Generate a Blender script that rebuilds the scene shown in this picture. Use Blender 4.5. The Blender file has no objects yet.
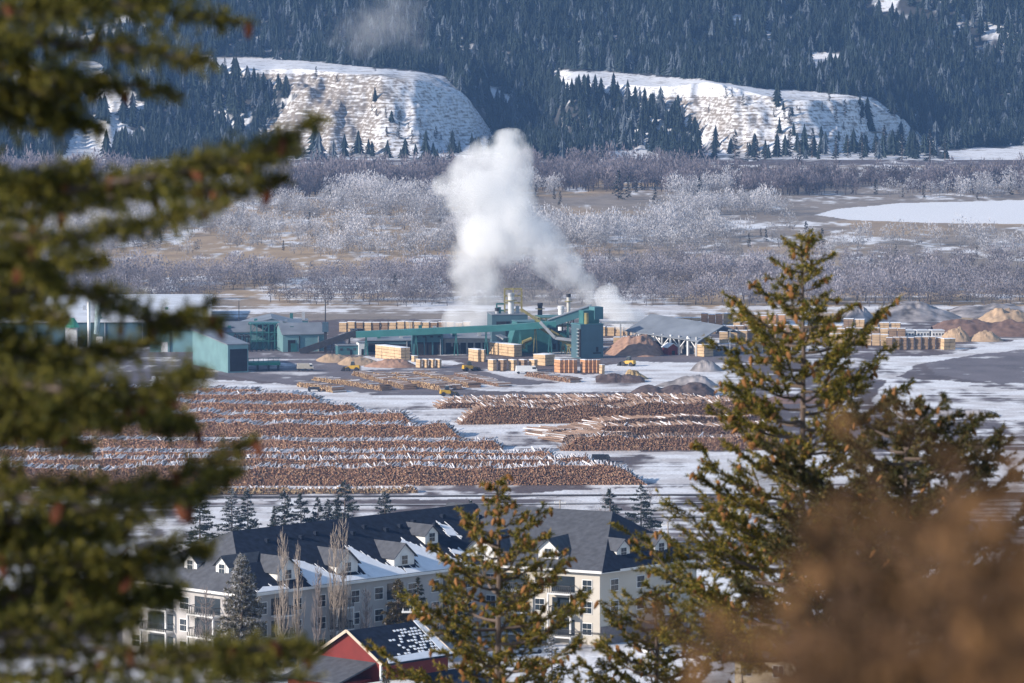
import bpy, bmesh, math, random
import numpy as np
from mathutils import Vector, Matrix

# ------------------------------------------------------------------ camera, world, sun, exposure
SC = bpy.context.scene
COL = SC.collection
random.seed(4)
RNG = np.random.default_rng(11)
F = 5000.0
CAMZ = 174.0
PITCH = math.atan(398.5 / F)
cam_data = bpy.data.cameras.new('camera')
cam = bpy.data.objects.new('camera', cam_data)
COL.objects.link(cam)
cam.location = (0, 0, CAMZ)
cam.rotation_euler = (math.pi / 2 - PITCH, 0, 0)
cam_data.sensor_width = 36.0
cam_data.lens = F / 1024 * 36.0
cam_data.clip_start = 0.5
cam_data.clip_end = 30000
cam_data.dof.use_dof = True
cam_data.dof.focus_distance = 2000
cam_data.dof.aperture_fstop = 5.6
SC.camera = cam

SUN_DIR = Vector((-0.86, -0.38, 0.0)).normalized()
SUN_EL = math.radians(24)
w = bpy.data.worlds.new('World')
SC.world = w
w.use_nodes = True
nt = w.node_tree
bg = nt.nodes['Background']
sky = nt.nodes.new('ShaderNodeTexSky')
sky.sky_type = 'NISHITA'
sky.sun_disc = False
sky.sun_elevation = SUN_EL
sky.sun_rotation = math.atan2(SUN_DIR.x, SUN_DIR.y)
sky.altitude = 800
sky.air_density = 1.0
sky.dust_density = 0.4
sky.ozone_density = 1.0
nt.links.new(sky.outputs[0], bg.inputs[0])
bg.inputs[1].default_value = 0.12
sd = bpy.data.lights.new('sun', 'SUN')
sd.energy = 4.3
sd.angle = math.radians(1.2)
sd.color = (1.0, 0.90, 0.79)
sun = bpy.data.objects.new('sun', sd)
COL.objects.link(sun)
sdir = Vector((SUN_DIR.x * math.cos(SUN_EL), SUN_DIR.y * math.cos(SUN_EL), math.sin(SUN_EL)))
sun.rotation_euler = sdir.to_track_quat('Z', 'Y').to_euler()
sun.location = (-200, -100, 400)
SC.view_settings.view_transform = 'Standard'
SC.view_settings.look = 'None'
SC.view_settings.gamma = 1
SC.view_settings.use_curve_mapping = False
SC.view_settings.exposure = 0.62
SC.cycles.max_bounces = 10
SC.cycles.diffuse_bounces = 2
SC.cycles.glossy_bounces = 2
SC.cycles.transmission_bounces = 3
SC.cycles.transparent_max_bounces = 6
SC.cycles.volume_bounces = 8
SC.cycles.volume_max_steps = 256

# ------------------------------------------------------------------ pixel <-> world helpers
CP, SP = math.cos(PITCH), math.sin(PITCH)
def ray(px, py):
    a = (341.5 - py)
    return Vector(((px - 512), F * CP + a * SP, -F * SP + a * CP)) / F
def AT(px, py, z=0.0):
    r = ray(px, py); t = (z - CAMZ) / r.z
    return Vector((r.x * t, r.y * t, z))
def ATD(px, py, d):
    r = ray(px, py); t = d / r.y
    return Vector((r.x * t, d, CAMZ + r.z * t))
def proj(x, y, z):
    dz = z - CAMZ
    f = y * CP - dz * SP
    u = y * SP + dz * CP
    return 512 + F * x / f, 341.5 - F * u / f

# ------------------------------------------------------------------ numpy value noise
_L = np.random.default_rng(5).random((256, 256))
def vnoise(x, y):
    xi = np.floor(x).astype(int); yi = np.floor(y).astype(int)
    fx = x - xi; fy = y - yi
    fx = fx * fx * (3 - 2 * fx); fy = fy * fy * (3 - 2 * fy)
    a = _L[xi % 256, yi % 256]; b = _L[(xi + 1) % 256, yi % 256]
    c = _L[xi % 256, (yi + 1) % 256]; d = _L[(xi + 1) % 256, (yi + 1) % 256]
    return (a * (1 - fx) + b * fx) * (1 - fy) + (c * (1 - fx) + d * fx) * fy
def fbm(x, y, o=4):
    s = 0; a = 0.5; t = 0
    for i in range(o):
        s = s + a * vnoise(x * 2 ** i + 17.3 * i, y * 2 ** i + 9.1 * i); t += a; a *= 0.5
    return s / t
def inpoly(x, y, P):
    x = np.asarray(x, float); y = np.asarray(y, float)
    c = np.zeros(x.shape, bool); n = len(P)
    for i in range(n):
        x1, y1 = P[i]; x2, y2 = P[(i + 1) % n]
        if y1 == y2: continue
        m = ((y1 > y) != (y2 > y)) & (x < (x2 - x1) * (y - y1) / (y2 - y1) + x1)
        c ^= m
    return c
def smooth(a, b, x):
    t = np.clip((x - a) / (b - a), 0, 1)
    return t * t * (3 - 2 * t)

# ------------------------------------------------------------------ materials
def mat(name, col, rough=0.8, var=0.25, scale=1.0, metal=0.0, bump=0.0, stripe=None, spec=0.3, detail=4, thin=0.0):
    m = bpy.data.materials.new(name); m.use_nodes = True
    n = m.node_tree; b = n.nodes['Principled BSDF']
    b.inputs['Roughness'].default_value = rough
    b.inputs['Metallic'].default_value = metal
    b.inputs['Specular IOR Level'].default_value = spec
    tc = n.nodes.new('ShaderNodeTexCoord')
    no = n.nodes.new('ShaderNodeTexNoise'); no.inputs['Scale'].default_value = scale; no.inputs['Detail'].default_value = detail
    n.links.new(tc.outputs['Object'], no.inputs['Vector'])
    mr = n.nodes.new('ShaderNodeMapRange')
    mr.inputs['From Min'].default_value = 0.3; mr.inputs['From Max'].default_value = 0.7
    mr.inputs['To Min'].default_value = 1 - var; mr.inputs['To Max'].default_value = 1 + var
    n.links.new(no.outputs['Fac'], mr.inputs['Value'])
    vm = n.nodes.new('ShaderNodeVectorMath'); vm.operation = 'SCALE'
    if col == 'attr':
        at = n.nodes.new('ShaderNodeAttribute'); at.attribute_name = 'Col'
        n.links.new(at.outputs['Color'], vm.inputs[0])
    else:
        vm.inputs[0].default_value = col[:3]
    fac = mr.outputs['Result']
    if stripe:   # (axis vector, frequency, depth) narrow cladding ribs or boards
        wv = n.nodes.new('ShaderNodeTexWave'); wv.wave_profile = 'SIN'
        wv.bands_direction = stripe[0]; wv.inputs['Scale'].default_value = stripe[1]
        wv.inputs['Distortion'].default_value = 0.0
        n.links.new(tc.outputs['Object'], wv.inputs['Vector'])
        m2 = n.nodes.new('ShaderNodeMapRange')
        m2.inputs['To Min'].default_value = 1 - stripe[2]; m2.inputs['To Max'].default_value = 1
        n.links.new(wv.outputs['Fac'], m2.inputs['Value'])
        mu = n.nodes.new('ShaderNodeMath'); mu.operation = 'MULTIPLY'
        n.links.new(fac, mu.inputs[0]); n.links.new(m2.outputs['Result'], mu.inputs[1]); fac = mu.outputs[0]
    n.links.new(fac, vm.inputs['Scale'])
    n.links.new(vm.outputs[0], b.inputs['Base Color'])
    if bump:
        bp = n.nodes.new('ShaderNodeBump'); bp.inputs['Strength'].default_value = 0.6; bp.inputs['Distance'].default_value = bump
        n.links.new(no.outputs['Fac'], bp.inputs['Height']); n.links.new(bp.outputs[0], b.inputs['Normal'])
    if thin:     # leaves, needles and twigs let part of the light through
        tr = n.nodes.new('ShaderNodeBsdfTranslucent'); n.links.new(vm.outputs[0], tr.inputs['Color'])
        mx = n.nodes.new('ShaderNodeMixShader'); mx.inputs[0].default_value = thin
        n.links.new(b.outputs[0], mx.inputs[1]); n.links.new(tr.outputs[0], mx.inputs[2])
        n.links.new(mx.outputs[0], n.nodes['Material Output'].inputs['Surface'])
    return m

# ------------------------------------------------------------------ objects
def tag(o, label=None, cat=None, group=None, kind=None):
    if label: o['label'] = label
    if cat: o['category'] = cat
    if group: o['group'] = group
    if kind: o['kind'] = kind
    return o
def link_mesh(name, me, parent=None, loc=None, rz=0):
    o = bpy.data.objects.new(name, me); COL.objects.link(o)
    if parent: o.parent = parent
    if loc is not None: o.location = loc
    o.rotation_euler = (0, 0, rz)
    return o
def thing(name, label, cat, loc=(0, 0, 0), rz=0, group=None):
    o = bpy.data.objects.new(name, None); COL.objects.link(o)
    o.empty_display_size = 1
    o.location = loc; o.rotation_euler = (0, 0, rz)
    return tag(o, label, cat, group)
def np_mesh(name, V, Fc, mats, cols=None, smooth_=False, attrs=None):
    """V (n,3), Fc (m,k) uniform polygons"""
    me = bpy.data.meshes.new(name)
    V = np.asarray(V, np.float32); Fc = np.asarray(Fc, np.int32)
    k = Fc.shape[1]
    me.vertices.add(len(V)); me.vertices.foreach_set('co', V.ravel())
    me.loops.add(Fc.size); me.loops.foreach_set('vertex_index', Fc.ravel())
    me.polygons.add(len(Fc)); me.polygons.foreach_set('loop_start', np.arange(0, Fc.size, k, dtype=np.int32))
    me.polygons.foreach_set('use_smooth', np.full(len(Fc), smooth_))
    if cols is not None:
        a = me.color_attributes.new('Col', 'FLOAT_COLOR', 'POINT')
        c4 = np.ones((len(V), 4), np.float32); c4[:, :3] = cols
        a.data.foreach_set('color', c4.ravel())
    if attrs:
        for nm, arr in attrs.items():
            a = me.attributes.new(nm, 'FLOAT', 'POINT'); a.data.foreach_set('value', np.asarray(arr, np.float32))
    for m in (mats if isinstance(mats, (list, tuple)) else [mats]): me.materials.append(m)
    me.update(calc_edges=True); me.validate(verbose=False)
    return me
class MB:
    def __init__(s): s.v = []; s.f = []
    def add(s, V, Fs):
        b = len(s.v); s.v += [tuple(p) for p in V]; s.f += [tuple(i + b for i in f) for f in Fs]; return s
    def box(s, x0, x1, y0, y1, z0, z1):
        V = [(x0, y0, z0), (x1, y0, z0), (x1, y1, z0), (x0, y1, z0), (x0, y0, z1), (x1, y0, z1), (x1, y1, z1), (x0, y1, z1)]
        return s.add(V, [(3, 2, 1, 0), (4, 5, 6, 7), (0, 1, 5, 4), (1, 2, 6, 5), (2, 3, 7, 6), (3, 0, 4, 7)])
    def hexa(s, B, T):
        return s.add(list(B) + list(T), [(3, 2, 1, 0), (4, 5, 6, 7), (0, 1, 5, 4), (1, 2, 6, 5), (2, 3, 7, 6), (3, 0, 4, 7)])
    def slab(s, P, t=0.15):
        """thickened polygon (list of 3d points), thickness straight down"""
        n = len(P); V = [tuple(p) for p in P] + [(p[0], p[1], p[2] - t) for p in P]
        Fs = [tuple(range(n)), tuple(range(2 * n - 1, n - 1, -1))]
        for i in range(n):
            j = (i + 1) % n; Fs.append((i, i + n, j + n, j))
        return s.add(V, Fs)
    def tube(s, a, b, r0, r1=None, n=6):
        r1 = r0 if r1 is None else r1
        a = Vector(a); b = Vector(b); d = (b - a)
        if d.length < 1e-6: return s
        d.normalize(); u = d.orthogonal().normalized(); v = d.cross(u)
        V = []
        for (p, r) in ((a, r0), (b, r1)):
            for i in range(n):
                t = 2 * math.pi * i / n
                V.append(tuple(p + u * math.cos(t) * r + v * math.sin(t) * r))
        Fs = [(i, (i + 1) % n, n + (i + 1) % n, n + i) for i in range(n)]
        Fs += [tuple(range(n - 1, -1, -1)), tuple(range(n, 2 * n))]
        return s.add(V, Fs)
    def beam(s, a, b, w, h):
        a = Vector(a); b = Vector(b); d = (b - a).normalized()
        side = d.cross(Vector((0, 0, 1)))
        side = Vector((1, 0, 0)) if side.length < 1e-4 else side.normalized()
        up = side.cross(d).normalized()
        V = []
        for p in (a, b):
            for (i, j) in ((-1, -1), (1, -1), (1, 1), (-1, 1)):
                V.append(tuple(p + side * i * w / 2 + up * j * h / 2))
        return s.add(V, [(0, 1, 2, 3), (7, 6, 5, 4), (0, 4, 5, 1), (1, 5, 6, 2), (2, 6, 7, 3), (3, 7, 4, 0)])
    def build(s, name, m, parent=None, loc=None, rz=0, smooth_=False):
        me = bpy.data.meshes.new(name); me.from_pydata(s.v, [], s.f); me.update()
        for mm in (m if isinstance(m, (list, tuple)) else [m]): me.materials.append(mm)
        if smooth_:
            for p in me.polygons: p.use_smooth = True
        bm = bmesh.new(); bm.from_mesh(me); bmesh.ops.recalc_face_normals(bm, faces=bm.faces); bm.to_mesh(me); bm.free()
        return link_mesh(name, me, parent, loc, rz)
ORD = ['first', 'second', 'third', 'fourth', 'fifth', 'sixth', 'seventh', 'eighth', 'ninth', 'tenth', 'eleventh', 'twelfth', 'thirteenth', 'fourteenth', 'fifteenth', 'sixteenth', 'seventeenth', 'eighteenth', 'nineteenth', 'twentieth']
def number_left_to_right(objs):
    objs = sorted(objs, key=lambda o: o.location.x / o.location.y)
    if 1 < len(objs) <= 20:
        for i, o in enumerate(objs): o['label'] = o['label'] + ', ' + ORD[i] + ' from left'
def copy_tree(o, parent=None):
    c = o.copy(); COL.objects.link(c)
    if parent: c.parent = parent
    for ch in list(o.children): copy_tree(ch, c)
    return c
# ------------------------------------------------------------------ terrain
PD = [-80, 0, 5, 20, 70, 300, 560, 640, 680, 800, 1000, 1380, 4000]
PZ = [176, 172.3, 171.2, 168.6, 159.5, 123, 82, 76.2, 74.5, 73.5, 45, 0, 0]
BX = np.array([-1600, 60, 200, 300, 340, 415, 465, 495, 525, 548, 565, 680, 705, 780, 870, 905, 940, 1024, 1300, 2600])
BY = np.array([66, 66, 66, 68, 70, 77, 100, 140, 158, 130, 84, 84, 82, 96, 102, 122, 154, 156, 130, 110])
BD = np.array([4350, 4350, 4400, 4340, 4280, 4230, 4300, 4400, 4430, 4420, 4380, 4310, 4270, 4190, 4270, 4330, 4400, 4430, 4400, 4400])
_gx = np.arange(-1600, 2600, 4.0); _k = np.hanning(41); _k /= _k.sum()
def _sm(Y):
    y = np.interp(_gx, BX, Y); return np.convolve(np.pad(y, 20, 'edge'), _k, 'valid')
BDs = _sm(BD); BYs = np.convolve(np.pad(np.interp(_gx, BX, BY), 3, 'edge'), np.hanning(7) / np.hanning(7).sum(), 'valid')
def terrain(x, d):
    x = np.asarray(x, float); d = np.asarray(d, float)
    z = np.interp(d, PD, PZ)
    z = z + (fbm(x / 90 + 3, d / 90) - 0.5) * 3.0 * smooth(900, 1100, d) * (1 - smooth(1250, 1370, d))
    dd = np.maximum(d, 1)
    px = 512 + F * x / (dd * 1.0)
    px0 = px; px = px + (fbm(x / 26 + 8, d / 70 + 4, 4) - .5) * 70 * smooth(4000, 4100, d) * (1 - smooth(4500, 4650, d)) - (4200 - d) * .12 * smooth(3990, 4060, d) * (d < 4300)
    yc = np.interp(px0, _gx, BYs) + (fbm(x / 30 + 1, x * 0 + 4., 3) - .5) * 5; dc = np.interp(px, _gx, BDs)
    nz = fbm(x / 45 + 40, d / 220, 3) - 0.5
    dc = dc + nz * 55
    zc = CAMZ - (yc + 57) / F * np.interp(px, _gx, BDs)
    zc = np.maximum(zc, 3) + (fbm(x / 120 + 9, d * 0 + 2.0, 2) - 0.5) * 3
    wd = zc / 0.55 + 10
    t = np.clip((d - (dc - wd)) / wd, 0, 1)
    prof = 0.35 * t * t + 0.65 * (1 - (1 - t) ** 1.7)
    face = zc * prof
    gul = np.abs(fbm(x / 42 + 3, d / 200, 4) - 0.5) * 2
    face = face - (gul * 17 + np.abs(fbm(x / 13 + 3, d / 60, 3) - 0.5) * 8) * np.sin(np.pi * t) * (zc / 60)
    top = zc + smooth(0, 1, (d - dc) / np.maximum(4700 - dc, 50)) * (66 - zc)
    hill = np.maximum(0, d - 4680)
    hz = 0.36 * np.minimum(hill, 420) + 0.12 * np.clip(hill - 420, 0, 900)
    hz = hz + (fbm(x / 320, d / 320 + 8) - 0.5) * 70 * smooth(0, 300, hill) + (fbm(x / 90, d / 90 + 8) - 0.5) * 14 * smooth(0, 120, hill)
    zz = np.where(d < dc, face, top + hz)
    z = np.where(d > 3950, zz, z)
    z = z + (fbm(x / 60, d / 60) - 0.5) * 0.8 * smooth(1400, 1500, d) * (1 - smooth(3600, 3900, d)) * (1 - smooth(1500, 1520, d) * (1 - smooth(2350, 2400, d)))
    return z
def gz(x, y): return float(terrain(np.array([x]), np.array([y]))[0])
def GND(px, py, d0=400, d1=6000):
    r = ray(px, py)
    d = np.arange(d0, d1, 2.0); t = d / r.y
    zz = CAMZ + r.z * t; g = terrain(r.x * t, d)
    k = np.argmax(zz <= g)
    return Vector((r.x * t[k], d[k], g[k]))

OPEN1 = [(190, 56), (300, 60), (440, 74), (468, 98), (496, 138), (478, 152), (380, 160), (330, 155), (258, 134), (285, 108), (300, 95), (240, 76), (196, 80)]
OPEN2 = [(552, 70), (600, 72), (690, 78), (760, 88), (872, 97), (905, 120), (936, 158), (900, 163), (800, 160), (735, 158), (700, 135), (684, 112), (640, 101), (600, 92), (556, 90)]
CLEAR = [[(800, 55), (848, 54), (846, 73), (815, 75)], [(70, 60), (100, 62), (112, 84), (150, 108), (110, 118), (80, 96)],
         [(70, 128), (120, 124), (150, 138), (130, 155), (90, 165), (60, 160)], [(600, 150), (640, 147), (668, 158), (664, 166), (600, 166)],
         [(728, 14), (742, 16), (744, 30), (734, 34)], [(764, 30), (774, 32), (772, 50), (762, 48)], [(485, 84), (516, 98), (512, 106), (492, 98)], [(870, 0), (900, -3), (895, 12), (876, 10)],
         [(0, 60), (30, 58), (40, 84), (0, 90)], [(940, 150), (1024, 146), (1060, 160), (950, 166)]]
POND = [(815, 215), (836, 209), (900, 203), (1024, 200), (1200, 199), (1200, 223), (1024, 224), (930, 223), (850, 220)]
TAN1 = [(520, 196), (660, 196), (700, 205), (640, 220), (600, 228), (545, 224), (515, 212)]
TAN2 = [(780, 206), (1100, 196), (1100, 228), (920, 228), (800, 222)]
ROADS = [
 [(150, 376), (230, 380), (300, 386), (345, 390), (400, 400), (460, 398), (530, 396), (720, 394), (760, 398), (600, 402), (500, 405), (445, 409), (430, 414), (470, 424), (556, 427), (552, 434), (520, 441), (560, 450), (610, 455), (760, 452), (860, 452), (860, 480), (660, 484), (625, 474), (570, 460), (500, 443), (440, 424), (360, 404), (295, 397), (150, 396)],
 [(560, 366), (640, 362), (720, 362), (760, 384), (700, 386), (660, 392), (560, 392), (470, 390), (450, 384), (560, 384), (600, 374)],
 [(362, 356), (420, 357), (470, 364), (360, 371)], [(484, 371), (600, 374), (560, 383), (500, 376)],
 [(880, 380), (940, 384), (1000, 388), (1100, 395), (1100, 424), (900, 418), (870, 400)],
 [(860, 366), (885, 358), (950, 354), (1024, 340), (1100, 332), (1100, 345), (1024, 350), (960, 358), (915, 364), (890, 376), (985, 384), (930, 388), (870, 378)],
 [(-100, 499), (300, 499), (700, 486), (1200, 481), (1200, 490), (700, 495), (-100, 506)],
]
MUD = [[(-100, 335), (260, 350), (420, 362), (560, 380), (480, 392), (400, 396), (300, 386), (200, 372), (-100, 372)],
       [(600, 350), (780, 346), (790, 362), (600, 362)], [(925, 362), (1000, 352), (1100, 350), (1100, 380), (1000, 384), (930, 374)]]
def ground_cover(px, py, x, d):
    n1 = fbm(x / 22, d / 60 + 5); n2 = fbm(x / 5, d / 16 + 1); n3 = fbm(x / 130 + 7, d / 260)
    jx = px + (n1 - 0.5) * 26; jy = py + (n1 - 0.5) * 5 + (n2 - .5) * 3
    snow = np.array([0.74, 0.745, 0.77]); mud = np.array([0.115, 0.092, 0.092]); tan = np.array([0.36, 0.26, 0.16])
    gravel = np.array([0.17, 0.15, 0.16])
    s = np.full(px.shape, 0.25)          # snow amount
    base = np.ones(px.shape + (3,)) * mud
    # town side
    town = d < 1330 + n3 * 60
    s = np.where(town, 0.55, s)
    # logs yard soil dark, streaky snow
    s = np.where((d > 1380) & (py > 395), 0.85, s)
    right = (px > 640) & (py > 320) & (py < 452)
    s = np.where(right, 0.42, s)
    s = np.where((py > 413) & (py < 452) & (px > 780), 0.34, s)
    s = np.where((py > 484) & (py < 600), 0.52, s)
    for P in MUD:
        m = inpoly(jx, jy, P); s = np.where(m, 0.12, s); base[m] = gravel * 0.9
    for P in ROADS:
        m = inpoly(jx, jy, P); s = np.where(m, 0.93, s)
    m = (py < 352) & (py > 322); s = np.where(m & (px < 640), 0.30, s)
    back = (jy <= 319) & (py > 165)
    base[back] = np.stack([tan * (0.75 + 0.5 * 0.5)] * 1)[0]
    grey = np.array([0.24, 0.20, 0.165])
    g3 = smooth(0.42, 0.6, n3)[..., None]
    base = np.where(back[..., None], tan * (1 - g3) + grey * g3, base)
    s = np.where(back, 0.34, s)
    s = np.where(back & (jy > 306) & (jy < 313), 0.62, s)
    s = np.where(back & (jy > 262) & (jy < 277), 0.28, s)
    s = np.where(back & (jy > 277) & (jy < 302), 0.40, s)
    s = np.where(inpoly(px, py + (n2 - .5) * 2, POND), 1.6, s)
    s = np.where(inpoly(jx, jy, TAN2) & ~inpoly(px, py, POND), 0.15, s)
    s = np.where(inpoly(jx, jy, TAN1), 0.12, s)
    # mountain
    mt = d > 4020
    base = np.where(mt[..., None], np.array([0.05, 0.05, 0.05]), base)
    s = np.where(mt, 0.30 + 0.3 * smooth(0.5, 0.75, n3), s)
    op = np.zeros(px.shape, bool)
    b1 = inpoly(jx * 0.3 + px * 0.7, jy, OPEN1); b2 = inpoly(jx * 0.3 + px * 0.7, jy, OPEN2)
    for P in CLEAR: op |= inpoly(jx * 0.6 + px * 0.4, jy, P)
    op = (op | b1 | b2) & mt
    dry = np.array([0.34, 0.27, 0.21])
    base = np.where(op[..., None], dry, base)
    s = np.where(op, 1.0, s)
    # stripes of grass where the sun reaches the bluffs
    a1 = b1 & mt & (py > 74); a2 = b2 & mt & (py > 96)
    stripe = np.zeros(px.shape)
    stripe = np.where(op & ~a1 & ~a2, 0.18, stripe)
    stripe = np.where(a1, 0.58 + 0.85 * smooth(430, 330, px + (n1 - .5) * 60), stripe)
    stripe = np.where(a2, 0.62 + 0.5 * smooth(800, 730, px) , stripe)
    trk = fbm(x / 45 + 3, d / 5.5 + 2, 3) - .5; yard = (d > 1300) & (d < 2500)
    s = s + np.where(yard, trk * 0.9 - 0.06, 0) + np.where((d > 640) & (d <= 1300), (fbm(x / 20, d / 9) - .5) * .5, 0)
    base = base * (0.7 + 0.6 * fbm(x / 9 + 3, d / 14, 4))[..., None]
    dirty = (np.clip(fbm(x / 14 + 9, d / 9, 4) - .36, 0, 1) * 1.5 * yard)[..., None]
    snow = snow * (1 - dirty) + np.array([.34, .29, .27]) * dirty
    cov = smooth(0.5 - 0.16, 0.5 + 0.16, s * 0.9 + (n1 - 0.5) * 0.9 + (n2 - 0.5) * 0.7 + 0.04)
    # town gets streaks along the slope
    col = base * (1 - cov[..., None]) + snow * cov[..., None]
    return col, stripe, cov

def rows():
    r = list(np.arange(-80, 640, 9.0)) + list(np.arange(640, 1380, 5.0)) + list(np.arange(1380, 2600, 2.6)) + list(np.arange(2600, 4060, 5.0))
    r += list(np.arange(4060, 4480, 1.5)) + list(np.arange(4480, 5250, 5.0)) + list(np.arange(5250, 6600, 30.0))
    return np.array(r)
R_ = rows()
U_ = np.concatenate([np.linspace(-0.55, -0.125, 50)[:-1], np.linspace(-0.125, 0.125, 620), np.linspace(0.125, 0.55, 50)[1:]])
DD, UU = np.meshgrid(R_, U_, indexing='ij')
XX = UU * (np.maximum(DD, 0) + 60 * (1 - smooth(0, 900, DD)) + 60)
XX = np.where(DD > 1000, UU * DD, XX)
tt = smooth(700, 1000, DD); XX = UU * (np.maximum(DD, 0) + 120) * (1 - tt) + UU * DD * tt
ZZ = terrain(XX, DD)
PXX, PYY = proj(XX, np.maximum(DD, 1), ZZ)
CC, STR, COV = ground_cover(PXX, PYY, XX, DD)
nr, nc = DD.shape
idx = np.arange(nr * nc).reshape(nr, nc)
FQ = np.stack([idx[:-1, :-1], idx[:-1, 1:], idx[1:, 1:], idx[1:, :-1]], -1).reshape(-1, 4)

def ground_material():
    m = bpy.data.materials.new('snowy_ground'); m.use_nodes = True
    n = m.node_tree; b = n.nodes['Principled BSDF']; b.inputs['Roughness'].default_value = 0.85; b.inputs['Specular IOR Level'].default_value = 0.2
    at = n.nodes.new('ShaderNodeAttribute'); at.attribute_name = 'Col'
    st = n.nodes.new('ShaderNodeAttribute'); st.attribute_name = 'grass_lines'
    g = n.nodes.new('ShaderNodeNewGeometry')
    sp = n.nodes.new('ShaderNodeSeparateXYZ'); n.links.new(g.outputs['Position'], sp.inputs[0])
    no = n.nodes.new('ShaderNodeTexNoise'); no.inputs['Scale'].default_value = 0.035; no.inputs['Detail'].default_value = 4
    n.links.new(g.outputs['Position'], no.inputs['Vector'])
    a = n.nodes.new('ShaderNodeMath'); a.operation = 'MULTIPLY'; a.inputs[1].default_value = 26.0
    n.links.new(no.outputs['Fac'], a.inputs[0])
    c = n.nodes.new('ShaderNodeMath'); c.operation = 'MULTIPLY_ADD'; c.inputs[1].default_value = 2.1
    n.links.new(sp.outputs['Z'], c.inputs[0]); n.links.new(a.outputs[0], c.inputs[2])
    n5 = n.nodes.new('ShaderNodeTexNoise'); n5.inputs['Scale'].default_value = 1.0; n5.inputs['Detail'].default_value = 3; vm5 = n.nodes.new('ShaderNodeVectorMath'); vm5.operation = 'MULTIPLY'; vm5.inputs[1].default_value = (0.05, 0.05, 0.75); n.links.new(g.outputs['Position'], vm5.inputs[0]); n.links.new(vm5.outputs[0], n5.inputs['Vector'])
    q5 = n.nodes.new('ShaderNodeMath'); q5.operation = 'MULTIPLY_ADD'; q5.inputs[1].default_value = 3.4; q5.inputs[2].default_value = -1.75; n.links.new(n5.outputs['Fac'], q5.inputs[0])
    s = n.nodes.new('ShaderNodeMath'); s.operation = 'SINE'; n.links.new(c.outputs[0], s.inputs[0])
    n2 = n.nodes.new('ShaderNodeTexNoise'); n2.inputs['Scale'].default_value = 0.25; n2.inputs['Detail'].default_value = 5
    n.links.new(g.outputs['Position'], n2.inputs['Vector'])
    ad = n.nodes.new('ShaderNodeMath'); ad.operation = 'MULTIPLY_ADD'; ad.inputs[1].default_value = 0.22
    n.links.new(s.outputs[0], ad.inputs[0]); 
    m3 = n.nodes.new('ShaderNodeMath'); m3.operation = 'MULTIPLY_ADD'; m3.inputs[1].default_value = 4.0; m3.inputs[2].default_value = -2.35
    n.links.new(n2.outputs['Fac'], m3.inputs[0]); n.links.new(m3.outputs[0], ad.inputs[2])
    th = n.nodes.new('ShaderNodeMath'); th.operation = 'ADD'; n.links.new(ad.outputs[0], th.inputs[0]); n.links.new(st.outputs['Fac'], th.inputs[1])
    mr = n.nodes.new('ShaderNodeMapRange'); mr.inputs['From Min'].default_value = -0.1; mr.inputs['From Max'].default_value = 1.1
    mr.inputs['To Max'].default_value = 0.95
    th2 = n.nodes.new('ShaderNodeMath'); th2.operation = 'ADD'; n.links.new(th.outputs[0], th2.inputs[0]); n.links.new(q5.outputs[0], th2.inputs[1]); n.links.new(th2.outputs[0], mr.inputs['Value'])
    gt = n.nodes.new('ShaderNodeMath'); gt.operation = 'GREATER_THAN'; gt.inputs[1].default_value = 0.02; n.links.new(st.outputs['Fac'], gt.inputs[0])
    mu = n.nodes.new('ShaderNodeMath'); mu.operation = 'MULTIPLY'; n.links.new(mr.outputs[0], mu.inputs[0]); n.links.new(gt.outputs[0], mu.inputs[1])
    mx = n.nodes.new('ShaderNodeMix'); mx.data_type = 'RGBA'
    n.links.new(mu.outputs[0], mx.inputs['Factor']); n.links.new(at.outputs['Color'], mx.inputs['A']); mx.inputs['B'].default_value = (0.19, 0.155, 0.12, 1)
    n4 = n.nodes.new('ShaderNodeTexNoise'); n4.inputs['Scale'].default_value = 0.9; n4.inputs['Detail'].default_value = 6
    n.links.new(g.outputs['Position'], n4.inputs['Vector'])
    m4 = n.nodes.new('ShaderNodeMapRange'); m4.inputs['From Min'].default_value = 0.3; m4.inputs['From Max'].default_value = 0.7
    m4.inputs['To Min'].default_value = 0.78; m4.inputs['To Max'].default_value = 1.12
    n.links.new(n4.outputs['Fac'], m4.inputs['Value'])
    vs = n.nodes.new('ShaderNodeVectorMath'); vs.operation = 'SCALE'
    n.links.new(mx.outputs['Result'], vs.inputs[0]); n.links.new(m4.outputs[0], vs.inputs['Scale'])
    n.links.new(vs.outputs[0], b.inputs['Base Color'])
    bp = n.nodes.new('ShaderNodeBump'); bp.inputs['Distance'].default_value = 0.5; bp.inputs['Strength'].default_value = 0.5
    n.links.new(n4.outputs['Fac'], bp.inputs['Height']); n.links.new(bp.outputs[0], b.inputs['Normal'])
    return m
GM = ground_material()
V = np.stack([XX, DD, ZZ], -1).reshape(-1, 3)
me = np_mesh('ground', V, FQ, GM, CC.reshape(-1, 3), True, {'grass_lines': STR.ravel()})
tag(link_mesh('ground', me), None, None, None, 'structure')

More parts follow.
